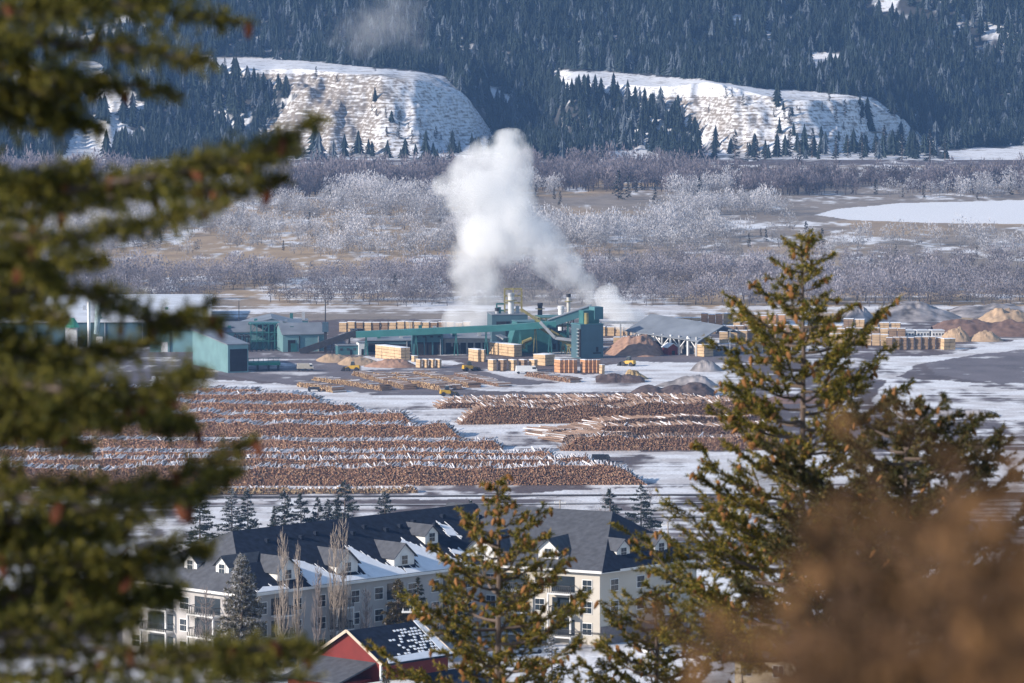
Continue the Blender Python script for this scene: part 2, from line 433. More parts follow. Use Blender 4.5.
# ------------------------------------------------------------------ far forest and frosted brush (uncountable masses)
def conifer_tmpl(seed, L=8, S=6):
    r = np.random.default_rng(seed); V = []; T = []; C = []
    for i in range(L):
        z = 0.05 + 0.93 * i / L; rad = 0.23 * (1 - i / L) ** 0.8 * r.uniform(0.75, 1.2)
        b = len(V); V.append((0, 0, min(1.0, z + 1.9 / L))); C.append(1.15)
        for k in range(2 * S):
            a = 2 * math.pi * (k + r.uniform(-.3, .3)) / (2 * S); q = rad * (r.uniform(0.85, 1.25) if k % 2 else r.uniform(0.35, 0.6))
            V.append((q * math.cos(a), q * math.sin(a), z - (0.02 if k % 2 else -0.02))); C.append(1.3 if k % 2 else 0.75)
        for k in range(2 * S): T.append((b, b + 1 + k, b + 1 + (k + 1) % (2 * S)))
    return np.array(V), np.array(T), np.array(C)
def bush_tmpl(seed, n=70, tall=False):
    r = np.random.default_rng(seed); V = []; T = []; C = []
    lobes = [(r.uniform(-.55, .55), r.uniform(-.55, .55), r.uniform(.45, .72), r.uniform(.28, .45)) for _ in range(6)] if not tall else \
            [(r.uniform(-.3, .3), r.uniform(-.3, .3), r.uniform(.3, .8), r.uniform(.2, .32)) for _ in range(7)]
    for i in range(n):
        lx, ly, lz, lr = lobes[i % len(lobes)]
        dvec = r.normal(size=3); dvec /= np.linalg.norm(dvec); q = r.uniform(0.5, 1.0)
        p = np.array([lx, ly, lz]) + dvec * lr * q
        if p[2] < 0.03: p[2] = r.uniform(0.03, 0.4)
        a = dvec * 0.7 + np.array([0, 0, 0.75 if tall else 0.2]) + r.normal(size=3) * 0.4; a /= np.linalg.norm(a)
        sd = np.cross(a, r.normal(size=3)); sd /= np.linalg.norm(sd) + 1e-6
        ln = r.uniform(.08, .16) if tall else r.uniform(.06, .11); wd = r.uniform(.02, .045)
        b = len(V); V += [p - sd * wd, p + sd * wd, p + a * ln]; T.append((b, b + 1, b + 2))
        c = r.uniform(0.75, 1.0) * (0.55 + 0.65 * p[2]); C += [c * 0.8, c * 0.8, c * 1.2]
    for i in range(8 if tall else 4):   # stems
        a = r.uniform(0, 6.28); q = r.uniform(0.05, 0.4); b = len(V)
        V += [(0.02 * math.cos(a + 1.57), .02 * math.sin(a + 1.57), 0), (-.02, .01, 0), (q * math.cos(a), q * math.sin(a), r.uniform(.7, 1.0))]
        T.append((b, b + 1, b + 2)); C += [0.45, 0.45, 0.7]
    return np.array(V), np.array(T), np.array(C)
def scatter(name, tm, X, Y, Z, H, W, cols, material, label, cat):
    N = len(X); per = np.random.default_rng(3).integers(0, len(tm), N); ang = RNG.uniform(0, 6.28, N)
    Vs = []; Ts = []; Cs = []; base = 0
    for k, (v, t, c) in enumerate(tm):
        s = np.where(per == k)[0]
        if len(s) == 0: continue
        ca = np.cos(ang[s])[:, None]; sa = np.sin(ang[s])[:, None]
        vx = (v[None, :, 0] * ca - v[None, :, 1] * sa) * W[s, None] + X[s, None]
        vy = (v[None, :, 0] * sa + v[None, :, 1] * ca) * W[s, None] + Y[s, None]
        vz = v[None, :, 2] * H[s, None] + Z[s, None]
        Vs.append(np.stack([vx, vy, vz], -1).reshape(-1, 3))
        Ts.append((t[None] + (np.arange(len(s)) * len(v))[:, None, None] + base).reshape(-1, 3))
        Cs.append((cols[s][:, None, :] * c[None, :, None]).reshape(-1, 3)); base += len(s) * len(v)
    me = np_mesh(name, np.concatenate(Vs), np.concatenate(Ts), material, np.concatenate(Cs))
    return tag(link_mesh(name, me), label, cat, None, 'stuff')
LEAF = mat('foliage', 'attr', 0.9, 0.3, 0.5, spec=0.1, thin=0.25)
FROST = mat('frosted_twigs', 'attr', 0.9, 0.25, 0.3, spec=0.1, thin=0.45)
# forest on the mountainside
sp_ = 7.2
gx, gy = np.meshgrid(np.arange(-820, 820, sp_), np.arange(4040, 5130, sp_))
gx = (gx + RNG.uniform(-3.4, 3.4, gx.shape)).ravel(); gy = (gy + RNG.uniform(-3.4, 3.4, gy.shape)).ravel()
k = np.abs(gx) < gy * 0.125; gx = gx[k]; gy = gy[k]
gzv = terrain(gx, gy); qx, qy = proj(gx, gy, gzv)
nn = fbm(gx / 40, gy / 40)
def soft(P, e=10): return inpoly(qx + (nn - .5) * e * 2, qy + (nn - .5) * e, P)
openm = soft(OPEN1, 6) | soft(OPEN2, 6)
for P in CLEAR: openm |= soft(P, 8)
thin = RNG.random(len(gx))
sparse = (fbm(gx / 70 + 5, gy / 70) > 0.66) & (thin < 0.75)
foot = inpoly(qx, qy, [(690, 140), (760, 142), (850, 128), (940, 150), (940, 170), (690, 170)]) & (thin < 0.38)
foot |= inpoly(qx, qy, [(855, 100), (905, 118), (936, 158), (870, 150)]) & (thin < 0.35)
foot |= inpoly(qx, qy, [(270, 150), (480, 148), (500, 170), (270, 170)]) & (thin < 0.12)
foot |= inpoly(qx, qy, [(372, 100), (395, 110), (400, 145), (380, 135)]) & (thin < 0.25)
foot |= inpoly(qx, qy, [(764, 98), (790, 104), (800, 140), (780, 135)]) & (thin < 0.25)
toe = (qy > 168) & (thin < 0.85)
frontal = (inpoly(qx, qy, [(262, 140), (505, 138), (505, 175), (262, 175)]) | inpoly(qx, qy, [(700, 138), (945, 135), (945, 175), (700, 175)])) & (thin > 0.07)
keep = (~openm | foot) & ~sparse & ~toe & ~frontal & (qy > -75)
gx, gy, gzv, nn = gx[keep], gy[keep], gzv[keep], nn[keep]
N = len(gx)
H = RNG.uniform(7, 21, N) * (0.7 + 0.7 * nn)
colr = np.array([0.024, 0.034, 0.030]) * (0.5 + 0.6 * RNG.random((N, 1)) + 0.7 * fbm(gx / 60, gy / 60)[:, None])
fr = RNG.random(N) < 0.15
colr[fr] = np.array([0.10, 0.12, 0.14]) * RNG.uniform(.7, 1.2, (fr.sum(), 1))
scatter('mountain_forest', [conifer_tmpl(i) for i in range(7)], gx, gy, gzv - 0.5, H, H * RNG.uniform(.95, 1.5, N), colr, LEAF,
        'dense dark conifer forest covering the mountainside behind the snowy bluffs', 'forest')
print('forest trees', N)

# frosted belts on the valley floor
def belt(pmin, pmax, test, spacing, hmin, hmax, col, tall, name, label, cat, wfac, seed):
    d0 = AT(512, pmax).y; d1 = AT(512, pmin).y
    d1 = min(d1, 4150)
    gx, gy = np.meshgrid(np.arange(-560, 560, spacing), np.arange(d0, d1, spacing * 1.25))
    rr = np.random.default_rng(seed)
    gx = (gx + rr.uniform(-.5, .5, gx.shape) * spacing).ravel(); gy = (gy + rr.uniform(-.5, .5, gy.shape) * spacing * 1.2).ravel()
    k = np.abs(gx) < gy * 0.122; gx = gx[k]; gy = gy[k]
    z = terrain(gx, gy); qx, qy = proj(gx, gy, z); nn = fbm(gx / 50 + seed, gy / 90)
    k = test(qx, qy, nn) & (rr.random(len(gx)) < 0.93)
    gx, gy, z, nn = gx[k], gy[k], z[k], nn[k]; N = len(gx)
    H = rr.uniform(hmin, hmax, N) * (0.6 + 0.8 * nn)
    bn = smooth(.34, .66, fbm(gx / 110 + seed, gy / 26, 3)); H = H * (.72 + .55 * bn); c = np.array(col)[None] * (0.25 + 0.5 * nn[:, None] + 0.75 * bn[:, None] + 0.35 * rr.random((N, 1)) ** 2)
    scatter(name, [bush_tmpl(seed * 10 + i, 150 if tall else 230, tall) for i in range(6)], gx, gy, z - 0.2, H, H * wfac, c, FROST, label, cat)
    print(name, N)
def no_tan(qx, qy): return ~inpoly(qx, qy, TAN1) & ~inpoly(qx, qy, TAN2) & ~inpoly(qx, qy, POND)
belt(160, 200, lambda x, y, n: (y > np.where(x < 520, 181, np.where(x < 690, 175, 180))) & (y < np.where(x < 540, 196, 196) + (n - .5) * 12) & ((n > 0.33)) & no_tan(x, y + 4), 8.0, 10, 19, (0.23, 0.20, 0.215), True,
     'leafless_woods', 'tall leafless grey purple woods along the foot of the bluffs', 'woods', 0.55, 2)
belt(180, 265, lambda x, y, n: (y > 190) & (y < 256 + (n - .5) * 18) & no_tan(x, y) & ((n > 0.46) | (x < 520) & (n > .41)) & ~((x > 790) & (y < 243) & (y > 198)) & ~((x > 560) & (y > 252) & (n < .56)), 11.0, 7, 14, (0.47, 0.455, 0.47), False,
     'frosted_thicket', 'pale frost covered trees and shrubs filling the middle of the valley', 'thicket', 0.62, 3)
belt(268, 316, lambda x, y, n: (((y > 279) & (y < 291 + (n - .5) * 4)) | ((y > 298) & (y < 306 + (n - .5) * 3) & ((n > .38) | (x > 500))) | ((x > 540) & (((y > 266) & (y < 271)) | ((y > 280) & (y < 287 + (n - .5) * 4)) | ((y > 299) & (y < 306))))), 8, 7, 13, (0.30, 0.275, 0.295), False,
     'riverside_brush', 'dark lilac grey brush in bands just behind the sawmill', 'brush', 0.62, 4)

gx = RNG.uniform(-150, 150, 1500); gy = RNG.uniform(640, 1480, 1500); k = (np.abs(gx) < gy * .12) & (fbm(gx / 30, gy / 60) > .5); gx = gx[k]; gy = gy[k]
zv = terrain(gx, gy); uu, _ = proj(gx, gy, zv)
k = ~((gy < 760) & (gx > -60) & (gx < 32)) | (gy < 674); gx, gy, zv = gx[k], gy[k], zv[k]
H = RNG.uniform(.6, 2.6, len(gx)); scatter('low_shrubs', [bush_tmpl(900 + i, 120, False) for i in range(4)], gx, gy, zv - .1, H, H * .6, np.array([.16, .12, .10])[None] * RNG.uniform(.5, 1.6, (len(gx), 1)), FROST,
        'low bare brown shrubs and weeds poking through the snow around the town', 'shrubs')
# ------------------------------------------------------------------ haze
hz = MB().box(-3400, 3400, -90, 6700, -4, 420).build('haze', mat('tmp', (1, 1, 1)))
hm = bpy.data.materials.new('haze_air'); hm.use_nodes = True
n = hm.node_tree
for q in list(n.nodes):
    if q.type != 'OUTPUT_MATERIAL': n.nodes.remove(q)
out = [q for q in n.nodes if q.type == 'OUTPUT_MATERIAL'][0]
pv = n.nodes.new('ShaderNodeVolumePrincipled')
pv.inputs['Color'].default_value = (0.27, 0.52, 1.0, 1); pv.inputs['Density'].default_value = 3.5e-5; pv.inputs['Anisotropy'].default_value = 0.0
n.links.new(pv.outputs[0], out.inputs['Volume'])
hz.data.materials.clear(); hz.data.materials.append(hm)
tag(hz, 'thin bluish winter haze filling the whole valley', 'haze', None, 'stuff')
# ------------------------------------------------------------------ palette
TEAL = mat('teal_cladding', (0.075, 0.19, 0.215), 0.5, 0.12, 0.2, stripe=('X', 1.1, 0.35))
TEALL = mat('pale_teal_cladding', (0.19, 0.34, 0.36), 0.5, 0.12, 0.2, stripe=('X', 2.2, 0.3))
DTEAL = mat('dark_teal_steel', (0.035, 0.13, 0.13), 0.5, 0.2, 0.3)
BTEAL = mat('slate_teal_cladding', (0.075, 0.14, 0.17), 0.5, 0.12, 0.2, stripe=('X', 2.0, 0.2))
ROOFG = mat('grey_metal_roof', (0.20, 0.22, 0.25), 0.5, 0.2, 0.15, stripe=('Y', 1.6, 0.15))
ROOFW = mat('frosted_metal_roof', (0.60, 0.62, 0.66), 0.6, 0.15, 0.12)
STEEL = mat('galvanised_steel', (0.42, 0.43, 0.45), 0.4, 0.15, 0.6, metal=0.3)
DARK = mat('dark_opening', (0.018, 0.018, 0.02), 0.8, 0.3, 0.4)
BLACK = mat('black_steel', (0.03, 0.03, 0.035), 0.5, 0.3, 0.6)
YELL = mat('ochre_steel', (0.25, 0.215, 0.085), 0.6, 0.3, 0.5)
WHITE = mat('white_paint', (0.72, 0.72, 0.72), 0.5, 0.08, 0.5)
REDP = mat('barn_red_siding', (0.23, 0.028, 0.024), 0.7, 0.12, 0.6, stripe=('X', 2.6, 0.35))
WOOD = mat('pale_lumber', (0.60, 0.42, 0.25), 0.8, 0.16, 0.5, stripe=('Z', 1.7, 0.28))
WOODO = mat('orange_lumber', (0.55, 0.29, 0.15), 0.8, 0.16, 0.5, stripe=('Z', 1.7, 0.28))
WOODB = mat('brown_lumber', (0.30, 0.20, 0.13), 0.8, 0.16, 0.5, stripe=('Z', 1.7, 0.3))
SNOW = mat('snow', (0.80, 0.82, 0.86), 0.8, 0.06, 0.8, bump=0.05)
CONC = mat('grey_concrete', (0.32, 0.31, 0.30), 0.8, 0.2, 0.4)
GLASS = mat('dark_window_glass', (0.03, 0.04, 0.05), 0.1, 0.3, 0.3, spec=0.6)
LOGM = mat('log_bark_and_ends', 'attr', 0.9, 0.15, 2.0, spec=0.1)

# ------------------------------------------------------------------ logs
def log_tmpl(n=6):
    a = np.arange(n) * 2 * np.pi / n
    c = np.stack([np.cos(a), np.zeros(n), np.sin(a)], -1)
    return c
def make_logs(P, Rr, Ln, dirv, cols_end, cols_side, n=6):
    """P: near end centres (N,3); dirv (N,3) unit; returns quads mesh arrays (ends fan as tris folded to quads)"""
    N = len(P); a = np.arange(n) * 2 * np.pi / n + 0.3
    side = np.cross(dirv, np.array([0, 0, 1.0])); side /= np.linalg.norm(side, axis=1)[:, None]
    up = np.cross(side, dirv)
    ring = side[:, None, :] * np.cos(a)[None, :, None] + up[:, None, :] * np.sin(a)[None, :, None]
    A = P[:, None, :] + ring * Rr[:, None, None]
    B = A + dirv[:, None, :] * Ln[:, None, None]
    A2 = A.copy()
    C = P[:, None, :]
    V = np.concatenate([C, A2, A, B], 1)         # centre, end ring, side ring near, side ring far
    m = V.shape[1]
    i = np.arange(n); j = (i + 1) % n
    T = np.concatenate([np.stack([0 * i, 1 + j, 1 + i], -1), np.stack([1 + n + i, 1 + n + j, 1 + 2 * n + j], -1), np.stack([1 + n + i, 1 + 2 * n + j, 1 + 2 * n + i], -1)])
    Tt = (T[None] + (np.arange(N) * m)[:, None, None]).reshape(-1, 3)
    col = np.zeros((N, m, 3)); col[:, :1 + n] = cols_end[:, None, :]; col[:, 1 + n:] = cols_side[:, None, :]
    return V.reshape(-1, 3), Tt, col.reshape(-1, 3)
LV, LT, LC = [], [], []; lbase = 0
front_logs = []
ENDP = np.array([[0.44, 0.265, 0.165], [0.36, 0.205, 0.13], [0.58, 0.39, 0.25], [0.23, 0.13, 0.09], [0.09, 0.06, 0.05]])
TANP = np.array([[0.52, 0.36, 0.20], [0.45, 0.29, 0.16], [0.60, 0.44, 0.27], [0.28, 0.17, 0.10], [0.14, 0.09, 0.06]])
def deck(p0, p1, hpx, length, pal, snowtop=0.7, rad=0.21, taper=True, keep_front=False, seed=0):
    """log deck whose front face base runs from pixel p0 to pixel p1 on the yard floor"""
    global lbase
    rr = np.random.default_rng(seed + 100)
    a = AT(p0[0], p0[1]); b = AT(p1[0], p1[1]); h = hpx * a.y / F
    L = (b - a).length; ux = np.array((b - a).normalized()); fwd = np.array([-ux[1], ux[0], 0.0])
    if fwd[1] < 0: fwd = -fwd
    nx = int(L / (rad * 1.95)); nz_ = max(2, int(h * 1.25 / (rad * 1.75)))
    I, K = np.meshgrid(np.arange(nx), np.arange(nz_), indexing='ij'); I = I.ravel(); K = K.ravel()
    s = (I + 0.5 * (K % 2)) * rad * 1.95 + rr.uniform(-.05, .05, len(I))
    top = h * (0.72 + 0.55 * fbm(s / 9 + seed * 3, s * 0 + seed))
    if taper: top = top * np.clip(np.minimum(s, L - s) / (h * 1.3), 0, 1)
    z = rad + K * rad * 1.75
    k = z < top; s, z, top = s[k], z[k], top[k]
    K = K[k]
    N = len(s)
    jit = rr.uniform(-0.4, 0.4, N) + 0.25 * z + 2.5 * (fbm(s / 14 + seed, s * 0 + 3.3) - .5)
    ln = length * rr.uniform(0.7, 1.0, N)
    P = np.array(a)[None] + ux[None] * s[:, None] + fwd[None] * jit[:, None]; P[:, 2] = z
    dv = fwd[None] + ux[None] * rr.normal(0, 0.03, (N, 1)); dv[:, 2] += rr.normal(0, 0.008, N); 
    R0 = rad * rr.uniform(0.6, 1.15, N)
    ce = pal[rr.choice(len(pal), N, p=[.34, .26, .14, .16, .10])] * rr.uniform(.8, 1.2, (N, 1))
    cs = np.array([[0.28, 0.19, 0.14]]) * rr.uniform(.6, 1.3, (N, 1))
    istop = z > top - rad * 1.9
    # loose skewed snow dusted logs lying on top
    sn = istop & (rr.random(N) < snowtop)
    cs[sn] = np.array([0.80, 0.77, 0.78]) * rr.uniform(.55, 1.08, (sn.sum(), 1))
    dv[istop] += ux[None] * rr.normal(0.04, 0.09, (istop.sum(), 1)); dv[istop, 2] += rr.normal(0.0, 0.015, istop.sum())
    dv /= np.linalg.norm(dv, axis=1)[:, None]
    if keep_front and len(front_logs) == 0:
        sel = np.where((P[:, 0] / P[:, 1] * F + 512 > 330) & (P[:, 0] / P[:, 1] * F + 512 < 640))[0]
        sel = sel[np.argsort(P[sel, 1])][:300]
        for q in sel: front_logs.append((P[q], R0[q], ln[q], dv[q], ce[q], cs[q]))
        msk = np.ones(N, bool); msk[sel] = False
        P, R0, ln, dv, ce, cs = P[msk], R0[msk], ln[msk], dv[msk], ce[msk], cs[msk]
    V, T, C = make_logs(P, R0, ln, dv, ce, cs)
    LV.append(V); LT.append(T + lbase); LC.append(C); lbase += len(V)
LEFT = [(394, 6, 262), (402, 8, 322), (412, 8, 362), (424, 10, 415), (437, 12, 462), (449, 8, 505), (460, 8, 560), (471, 9, 600), (488, 16, 648)]
for i, (yb, hp, xr) in enumerate(LEFT):
    deck((-70, yb - 1), (xr, yb + (1 if i < 7 else -3)), hp * 1.12, 14, (ENDP if i % 3 else ENDP * 1.1) * np.array([1.08, 1.0, .95]), 0.78, seed=i)
deck((-40, 497), (420, 493), 6, 6, TANP, 0.5, rad=0.3, keep_front=True, seed=20)
for i, (x0, y0, x1, y1, hp) in enumerate([(448, 403, 700, 399, 4), (436, 409, 740, 404, 6), (458, 425, 770, 421, 18), (596, 427, 770, 421, 7), (505, 419, 470, 414, 6),
                                          (590, 438, 780, 434, 11), (560, 451, 790, 450, 14), (560, 443, 640, 437, 7), (548, 437, 620, 430, 6)]):
    if x0 > x1: x0, y0, x1, y1 = x1, y1, x0, y0
    deck((x0, y0), (x1, y1), hp, 14, ENDP * np.array([1.0, .92, .86]), 0.22, seed=40 + i)
for i, (x0, y0, x1, y1, hp) in enumerate([(296, 386, 334, 393, 5), (312, 380, 380, 391, 4.5), (352, 375, 404, 390, 4.5), (366, 377, 440, 391, 5), (385, 375, 452, 390, 4), (410, 374, 470, 388, 4.5),
                                          (452, 376, 500, 387, 3.5), (524, 376, 572, 383, 4)]):
    deck((x0, y0), (x1, y1), hp, 6, TANP if i < 6 else ENDP * .8, 0.25, seed=60 + i)
me = np_mesh('stacked_logs', np.concatenate(LV), np.concatenate(LT), LOGM, np.concatenate(LC))
tag(link_mesh('stacked_logs', me), 'long rows of brown snow dusted logs stacked across the sawmill yard', 'logs', None, 'stuff')
print('log tris', sum(len(t) for t in LT), 'front', len(front_logs))
for i, (P, R0, ln, dv, ce, cs) in enumerate(front_logs):
    V, T, C = make_logs(np.zeros((1, 3)), np.array([R0]), np.array([ln]), dv[None], ce[None], cs[None])
    o = link_mesh('log', np_mesh('log', V, T, LOGM, C), None, tuple(P))
    tag(o, 'tan log end in the low front pile beside the snowy road', 'log', 'logs in the front pile beside the road')

# ------------------------------------------------------------------ piles of chips, bark and gravel
def pile(name, x0, x1, yb, yt, depth, m, label, cat, seed=0, skew=0.0, peaks=1, snowm=None, group=None):
    a = AT(x0, yb); b = AT(x1, yb); h = (yb - yt) * a.y / F; W = (b.x - a.x) / 2; cx = (a.x + b.x) / 2
    nx, ny = 64, 24
    U, Vv = np.meshgrid(np.linspace(-1, 1, nx), np.linspace(-1, 1, ny), indexing='ij')
    rr = np.sqrt(U ** 2 + Vv ** 2)
    z = np.clip(1 - rr, 0, 1) if peaks == 1 else 0
    if peaks > 1:
        z = np.zeros_like(U); rg = np.random.default_rng(seed)
        for q in range(peaks):
            c = -0.8 + 1.6 * (q + .5) / peaks; z = np.maximum(z, np.clip(rg.uniform(.6, 1) * (1 - (((U - c) * peaks * 0.55) ** 2 + Vv ** 2)), 0, 1))
    else:
        z = np.clip(1 - np.sqrt((np.where(U > skew, (U - skew) / (1 - skew), (U - skew) / (1 + skew))) ** 2 + Vv ** 2) ** 1.5, 0, 1)
    z = np.minimum(z, 0.75 + 0.2 * fbm(U * 3 + seed, Vv * 2)) / 0.85 * (0.68 + 0.6 * fbm(U * 5 + seed, Vv * 3 + 2, 5)) * h
    V = np.stack([U * W, Vv * depth / 2, z - 0.15], -1).reshape(-1, 3)
    idx = np.arange(nx * ny).reshape(nx, ny)
    Q = np.stack([idx[:-1, :-1], idx[1:, :-1], idx[1:, 1:], idx[:-1, 1:]], -1).reshape(-1, 4)
    # close the underside
    bot = V.copy(); bot[:, 2] = -0.4
    V2 = np.concatenate([V, bot]); Q2 = np.concatenate([Q, Q[:, ::-1] + len(V)])
    o = link_mesh(name, np_mesh(name, V2, Q2, m, None, True), None, (cx, a.y + depth / 2, 0))
    return tag(o, label, cat, group)
CHIPS = mat('wood_chips', (0.33, 0.20, 0.14), 0.95, 0.25, 0.5, bump=0.4)
BARKM = mat('dark_bark', (0.09, 0.065, 0.06), 0.95, 0.45, 0.35, bump=0.5)
GRAV = mat('grey_gravel_with_snow', (0.24, 0.22, 0.22), 0.95, 0.75, 0.12, bump=0.5)
SAWD = mat('pale_sawdust', (0.40, 0.28, 0.18), 0.95, 0.2, 0.3, bump=0.3)
BRN = mat('brown_soil', (0.16, 0.10, 0.08), 0.95, 0.3, 0.3, bump=0.4)
pile('chip_pile', 603, 668, 357, 339, 45, CHIPS, 'reddish brown wood chip pile right of the tall teal tower', 'wood chip pile', 1, 0.15)
pile('bark_pile', 632, 716, 398, 386, 26, BARKM, 'dark flat bark pile on the snow below the chip pile', 'bark pile', 2, 0, 3)
pile('soil_pile', 655, 720, 388, 378, 20, GRAV, 'grey brown soil heap just behind the dark bark pile', 'soil pile', 3, 0.4)
pile('debris_pile', 596, 645, 383, 375, 14, BARKM, 'low dark debris pile on snow in front of the tower', 'debris pile', 4, -0.3, 2)
pile('debris_pile', 622, 650, 380, 371, 10, mat('wood_waste', (0.34, 0.24, 0.12), 0.95, 0.6, 0.4, bump=0.5), 'ragged ochre wood waste heap among the snow', 'wood waste pile', 5, -0.4)
pile('rubble_pile', 690, 724, 372, 361, 14, GRAV, 'small rubble heap below the pale lumber stack', 'rubble pile', 6)
pile('bark_mound', 314, 354, 363, 357, 30, SAWD, 'pale sawdust mound left of the long lumber stack', 'sawdust pile', 7, -.2)
pile('bark_mound', 336, 382, 366, 359, 26, SAWD, 'pale sawdust ridge ending at the long lumber stack', 'sawdust pile', 8, -.3)
pile('bark_mound', 362, 418, 368, 360, 16, CHIPS, 'brown bark ridge in front of the long lumber stack', 'bark pile', 9, 0.1)
pile('gravel_pile', 842, 880, 322, 310, 40, GRAV, 'small grey gravel pile with frost behind the lumber yard', 'gravel pile', 10)
pile('gravel_pile', 874, 968, 322, 307, 60, GRAV, 'broad grey gravel pile beside the white trailers', 'gravel pile', 11, -0.25)
pile('gravel_pile', 955, 1060, 318, 309, 60, GRAV, 'long low grey gravel pile at the far right edge', 'gravel pile', 12, 0, 3)
pile('sawdust_pile', 975, 1052, 330, 313, 50, SAWD, 'large tan sawdust pile at the right edge of the yard', 'sawdust pile', 13, -0.1)
pile('bark_mound', 935, 1045, 337, 322, 30, BRN, 'brown bark mound under the tan sawdust pile', 'bark pile', 14, 0, 2)
pile('sawdust_pile', 940, 975, 342, 330, 18, SAWD, 'small tan sawdust heap beside the white trailers', 'sawdust pile', 15)
pile('sawdust_pile', 968, 1006, 342, 333, 18, SAWD, 'flat tan sawdust heap in front of the brown mound', 'sawdust pile', 16)
pile('dirt_berm', 700, 845, 404, 398, 20, BRN, 'low brown dirt berm behind the small blue bin', 'dirt berm', 17, 0, 4)
pile('dirt_berm', 900, 1000, 418, 410, 18, GRAV, 'grey ridge across the snow at the lower right yard', 'dirt berm', 18, 0.5, 3)

# ------------------------------------------------------------------ lumber
def lumber(px, yb, wl, wr, hpx, theta, m, label, group, cap=None, snow=True):
    """one pile of strapped lumber packages; near corner at pixel (px,yb); wl/wr pixel widths of its left and right faces"""
    c = AT(px, yb); s = F / c.y; th = math.radians(theta)
    a = max(1.2, wr / s / max(math.cos(th), .15)); b = max(1.2, wl / s / max(abs(math.sin(th)), .15)); h = hpx / s
    t = thing('lumber_stack', label, 'lumber', (c.x, c.y, 0), th, group)
    tiers = max(1, round(h / 1.35)); th_ = h / tiers; mb = MB(); sp = MB()
    nb = max(1, round(b / 5.0)) if b > a else 1
    na = max(1, round(a / 2.6)) if a > 3.5 else 1
    for k in range(tiers):
        for i in range(nb):
            for j in range(na):
                o = random.uniform(-.12, .12)
                mb.box(j * a / na + .06, (j + 1) * a / na - .06, i * b / nb + .06 + o, (i + 1) * b / nb - .1 + o, k * th_ + .12, (k + 1) * th_ - .02)
        for q in (0.15, 0.5, 0.85):
            sp.box(.1, a - .1, b * q, b * q + .12, k * th_ + 0.01, k * th_ + .13)
    mb.build('package', m, t); sp.build('spacer', WOODB, t)
    if snow:
        MB().box(0, a, 0, b, h + .01, h + .13).build('snow_cap' if cap is None else 'cover', SNOW, t)
    return t
lumber(401, 361, 27, 9, 13, 35, WOOD, 'long pale lumber stack in front of the teal loading shed', None)
number_left_to_right([lumber(420 + i * 6.5, 368, 4.5, 1.5, 8.5, 40, WOOD, 'small pale lumber block in the low row beside the long stack', 'small lumber blocks beside the long stack') for i in range(4)])
lumber(414, 362, 3, 4, 6, 40, WOOD, 'short lumber block right behind the low row of blocks', None)
lumber(484, 362, 6, 2, 12, 60, WOOD, 'lone pale lumber stack left of the big sloping stack', None)
lumber(478, 362, 10, 7, 12, 30, WOOD, 'pale lumber stack beside the lone one at the dark shed', None)
lumber(514, 357, 25, 8, 12, 35, WOOD, 'big pale sloping lumber stack in front of the teal hopper', None)
number_left_to_right([lumber(493 + i * 10.3, 371, 5.5, 3.6, 11, 38, WOODB if i % 2 else WOOD, 'dull lumber block in the front row below the teal hopper', 'front row of dull lumber blocks') for i in range(5)])
lumber(545, 366, 12, 10, 11, 50, WOOD, 'pale lumber stack behind the front row of blocks', None)
number_left_to_right([lumber(560 + i * 4.5, 373, 6 if i == 0 else 1, 4, 13, 30, WOODO, 'orange lumber pile in the left cluster below the tower', 'orange lumber left cluster') for i in range(4)])
number_left_to_right([lumber(585 + i * 4.0, 373, 5 if i == 0 else 1, 3.6, 13, 30, WOODO, 'orange lumber pile in the right cluster below the tower', 'orange lumber right cluster') for i in range(4)])
lumber(602, 374, 3, 3, 9, 40, WOOD, 'narrow pale lumber pile at the end of the orange row', None)
lumber(704, 357, 9, 10, 12, 40, WOOD, 'pale square lumber stack at the end of the grey roofed shed', None)
# long rows in the right yard
def row(x0, x1, y0, y1, hpx, n, m, label, group, th=-8, wl=0.25):
    mem = []
    for i in range(n):
        f = (i + .0) / n; w_ = (x1 - x0) / n
        q = lumber(x0 + (x1 - x0) * f + w_ * .12, y0 + (y1 - y0) * f, w_ * .12, w_ * 0.90, hpx * random.uniform(.92, 1.05), th, m if random.random() < .7 else random.choice([WOOD, WOODB]), label, group); mem.append(q)
    bpy.context.view_layer.update(); number_left_to_right(mem)
row(885, 942, 350, 349, 12, 8, WOODB, 'brown lumber stack in the nearest long row of the right yard', 'nearest right lumber row')
lumber(944, 350, 3, 12, 11, 20, WOOD, 'bright lumber stack closing the nearest right row', None)
row(828, 888, 345, 346, 11, 7, WOOD, 'pale lumber stack in the row left of the nearest right row', 'middle right lumber row')
row(836, 905, 339, 340, 11, 8, WOODB, 'brown lumber stack in the second right row before the trailers', 'second right lumber row')
row(718, 785, 343, 341, 12, 7, WOOD, 'pale lumber stack in the row behind the grey shed end', 'near central lumber row')
row(752, 800, 352, 350, 9, 5, WOODB, 'brown lumber stack half hidden behind the fir tree', 'lumber row behind the fir')
row(678, 790, 334, 333, 8, 12, WOODB, 'brown lumber stack in the long low middle row', 'long low middle lumber row')
row(700, 722, 325, 325, 11, 3, WOODO, 'tall orange lumber stack in the far trio', 'far orange lumber trio')
row(722, 732, 324, 324, 10, 1, WOODO, 'slim orange lumber stack next to the far trio', None)
row(732, 748, 329, 329, 7, 2, WOOD, 'low lumber stack between the far tall stacks', 'far low lumber pair')
row(748, 785, 330, 330, 15, 4, WOODO, 'tall orange lumber stack in the far right cluster', 'far tall orange lumber')
row(842, 864, 330, 330, 11, 2, WOODO, 'tall orange lumber stack before the small gravel pile', 'orange lumber by the gravel')
row(655, 700, 326, 326, 8, 5, WOOD, 'pale lumber stack in the steam behind the grey shed', 'lumber in the steam')
